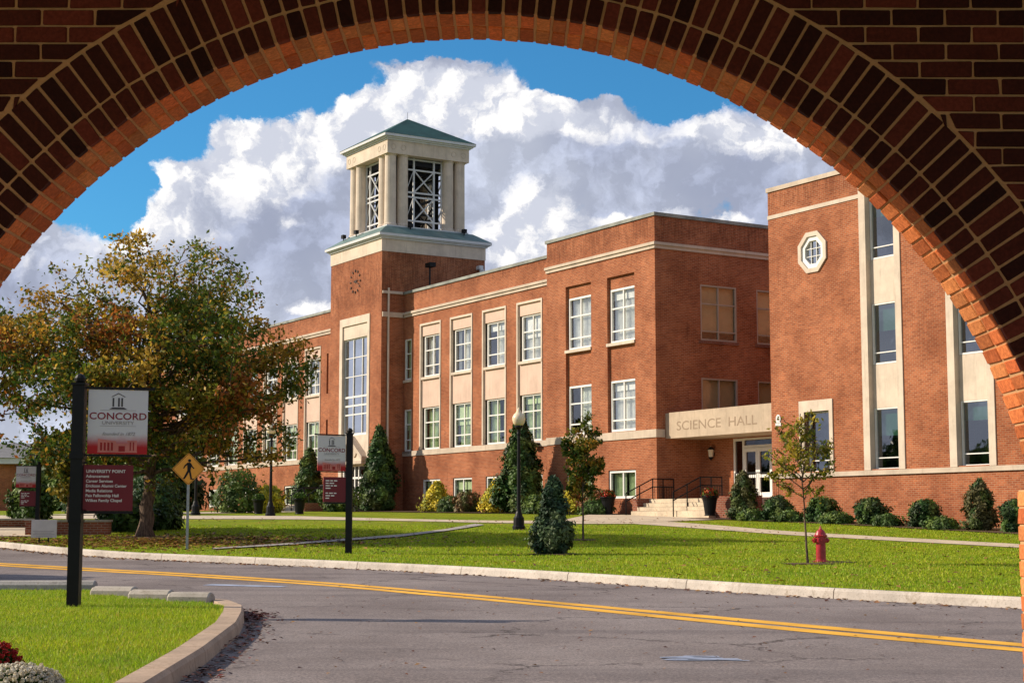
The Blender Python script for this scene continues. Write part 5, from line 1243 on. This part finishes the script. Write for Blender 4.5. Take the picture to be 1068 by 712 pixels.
# urns of flowers
def urn(label, x, y, z, flower=True, s=1.):
    r = thing('planter', label, 'planter', (x, y, z), 0, 'dark urns beside the building entrances'); r.scale = (s,)*3
    p = MB(); p.lathe([(.20, 0), (.21, .02), (.19, .05), (.26, .55), (.30, .66), (.33, .68), (.33, .73), (.27, .73), (.25, .66)], 18); p.build('pot', M['black_metal'], r)
    n = 900; a = RNG.uniform(0, 2*np.pi, n); u_ = RNG.random(n); rr = .33*np.sqrt(1-(u_-.1)**2*.9); C = np.c_[np.cos(a)*rr*RNG.uniform(.5, 1, n), np.sin(a)*rr*RNG.uniform(.5, 1, n), .68+u_*.30]
    quadcloud('plant', C, RNG.uniform(.04, .10, n), M['needle'], tints(n, EV2+([(.42, .03, .02), (.5, .12, .03), (.42, .03, .02)] if flower else [(.10, .2, .03)]), None, .25), r)
    return r
q = BC+BX*-.95+BY*-1.75; urn('dark urn of red flowers at the left foot of the entrance steps', q.x, q.y, .33)
q = BC+BX*5.75+BY*-1.85; urn('dark urn of red flowers at the right foot of the entrance steps', q.x, q.y, .27)
urn('dark urn of green leaves left of the lamp post near the tower steps', -10.75, 69.5, lz(69.5), False, .85); urn('dark urn of green leaves right of the lamp post near the tower steps', -8.95, 69.0, lz(69), False, .9)

# low brick planter walls at the far left
def lowwall(label, x0, x1, y0, y1, z1, cap=True):
    z0 = lz(y0)-.1; r = thing('planter_wall', label, 'brick wall', ((x0+x1)/2, y0, z0), 0)
    p = MB(); p.box(x0-(x0+x1)/2, x1-(x0+x1)/2, 0, y1-y0, 0, z1-z0-.06); p.build('wall', M['brick_dark'], r)
    p = MB(); p.box(x0-(x0+x1)/2-.03, x1-(x0+x1)/2+.03, -.03, y1-y0+.03, z1-z0-.059, z1-z0); p.build('capstone', M['concrete'], r)
lowwall('low brick planter wall with pale cap at the far left edge', -19, -15.25, 52, 52.4, .15)
lowwall('short brick pier at the end of the planter wall, left of the white board', -13.95, -13.72, 47.0, 47.6, .13)
lowwall('shaded low brick wall behind the white board and the large sign post', -13.69, -11.6, 47.15, 47.5, .10)
# small white board on a stand
wbd = thing('notice_board', 'low white board on a short metal stand beside the kerb at far left', 'board', (-12.32, 43.2, lz(43.2)), R(3))
p = MB(); p.box(-.33, .33, -.015, .015, .14, .61); bo = p.build('board', M['sign_white'], wbd)
p = MB()
for s in (-.12, .12): p.box(s-.012, s+.012, -.04, -.016, -.02, .14); p.box(s-.012, s+.012, .016, .04, -.02, .14)
p.box(-.12, .12, -.01, .01, .06, .08); p.build('stand', M['black_metal'], wbd)
p = MB()
for i, (a, b) in enumerate(((-.28, .26), (-.24, .20), (-.28, .28), (-.20, .22))): p.box(a, b, -.018, -.015, .30-i*.04+.0, .312-i*.04)
p.build('small_print', M['text_grey'], bo)

# brick house in the distance
hs = thing('brick_house', 'single storey red brick house with grey roof in the distance at far left', 'house', (-40, 100, .6))
p = MB(); p.box(-18, 10.9, 0, 14, -.5, 3.0); p.build('wall', M['brick'], hs)
p = MB(); p.box(-18.4, 11.3, -.4, 14.4, 3.0, 3.35); p.build('fascia', M['metal_white'], hs)
p = MB(); p.add([(-18.5,-.5,3.36),(11.4,-.5,3.36),(11.4,14.5,3.36),(-18.5,14.5,3.36),(-15,7,4.6),(10.0,7,4.6)], [(0,1,5,4),(2,3,4,5),(1,2,5),(3,0,4),(0,3,2,1)]); rf_ = p.build('roof', M['roof_grey'], hs)
p = MB(); p.tube([(9.3, 5.2, 4.0), (9.3, 5.2, 4.9)], .12, 8); p.build('vent', M['galv'], rf_)
p = MB(); p.box(-1.0, -.1, -.06, -.003, 0, 2.1); p.build('door', M['dark'], hs)
for x in (4.2, 1.5): p = MB(); p.box(x, x+1.2, -.05, -.003, .9, 2.2); p.build('window', M['white_frame'], hs)

# chrysanthemums at the bottom left corner
def mums(label, x, y, rad, h, pal, n):
    r = thing('flower_clump', label, 'flowers', (x, y, lz(y)), 0)
    a = RNG.uniform(0, 2*np.pi, 1600); u_ = RNG.random(1600); rr = rad*np.sqrt(1-u_**2)
    quadcloud('leaves', np.c_[np.cos(a)*rr*.93, np.sin(a)*rr*.93, u_*h*.92], RNG.uniform(.02, .04, 1600), M['leaf'], tints(1600, GREEN), r)
    C = []; N = []
    for k in range(n):
        a = k*2.39996; u_ = (k+.5)/n; q = math.sqrt(1-u_*u_); c = np.array([math.cos(a)*q*rad, math.sin(a)*q*rad, u_*h]); nn = np.array([math.cos(a)*q*.6, math.sin(a)*q*.6, u_+.3]); nn /= np.linalg.norm(nn)
        jj = RNG.normal(0, .009, 3)
        for _ in range(22): d = RNG.normal(0, 1, 3); d /= np.linalg.norm(d); d = d+nn*.7; C.append(c+d*.016+jj); N.append(d)
    quadcloud('blossoms', np.array(C), RNG.uniform(.012, .022, len(C)), M['leaf'], tints(len(C), pal, None, .12), r, np.array(N), 1.3, .4)
mums('clump of creamy white mums at the bottom left corner of the grass', -3.60, 12.05, .32, .15, [(.70, .64, .50), (.60, .52, .36), (.74, .70, .60)], 230)
mums('clump of red mums beside the white ones at the bottom left corner', -3.98, 12.60, .26, .29, [(.42, .015, .012), (.55, .03, .02), (.25, .01, .01)], 170)
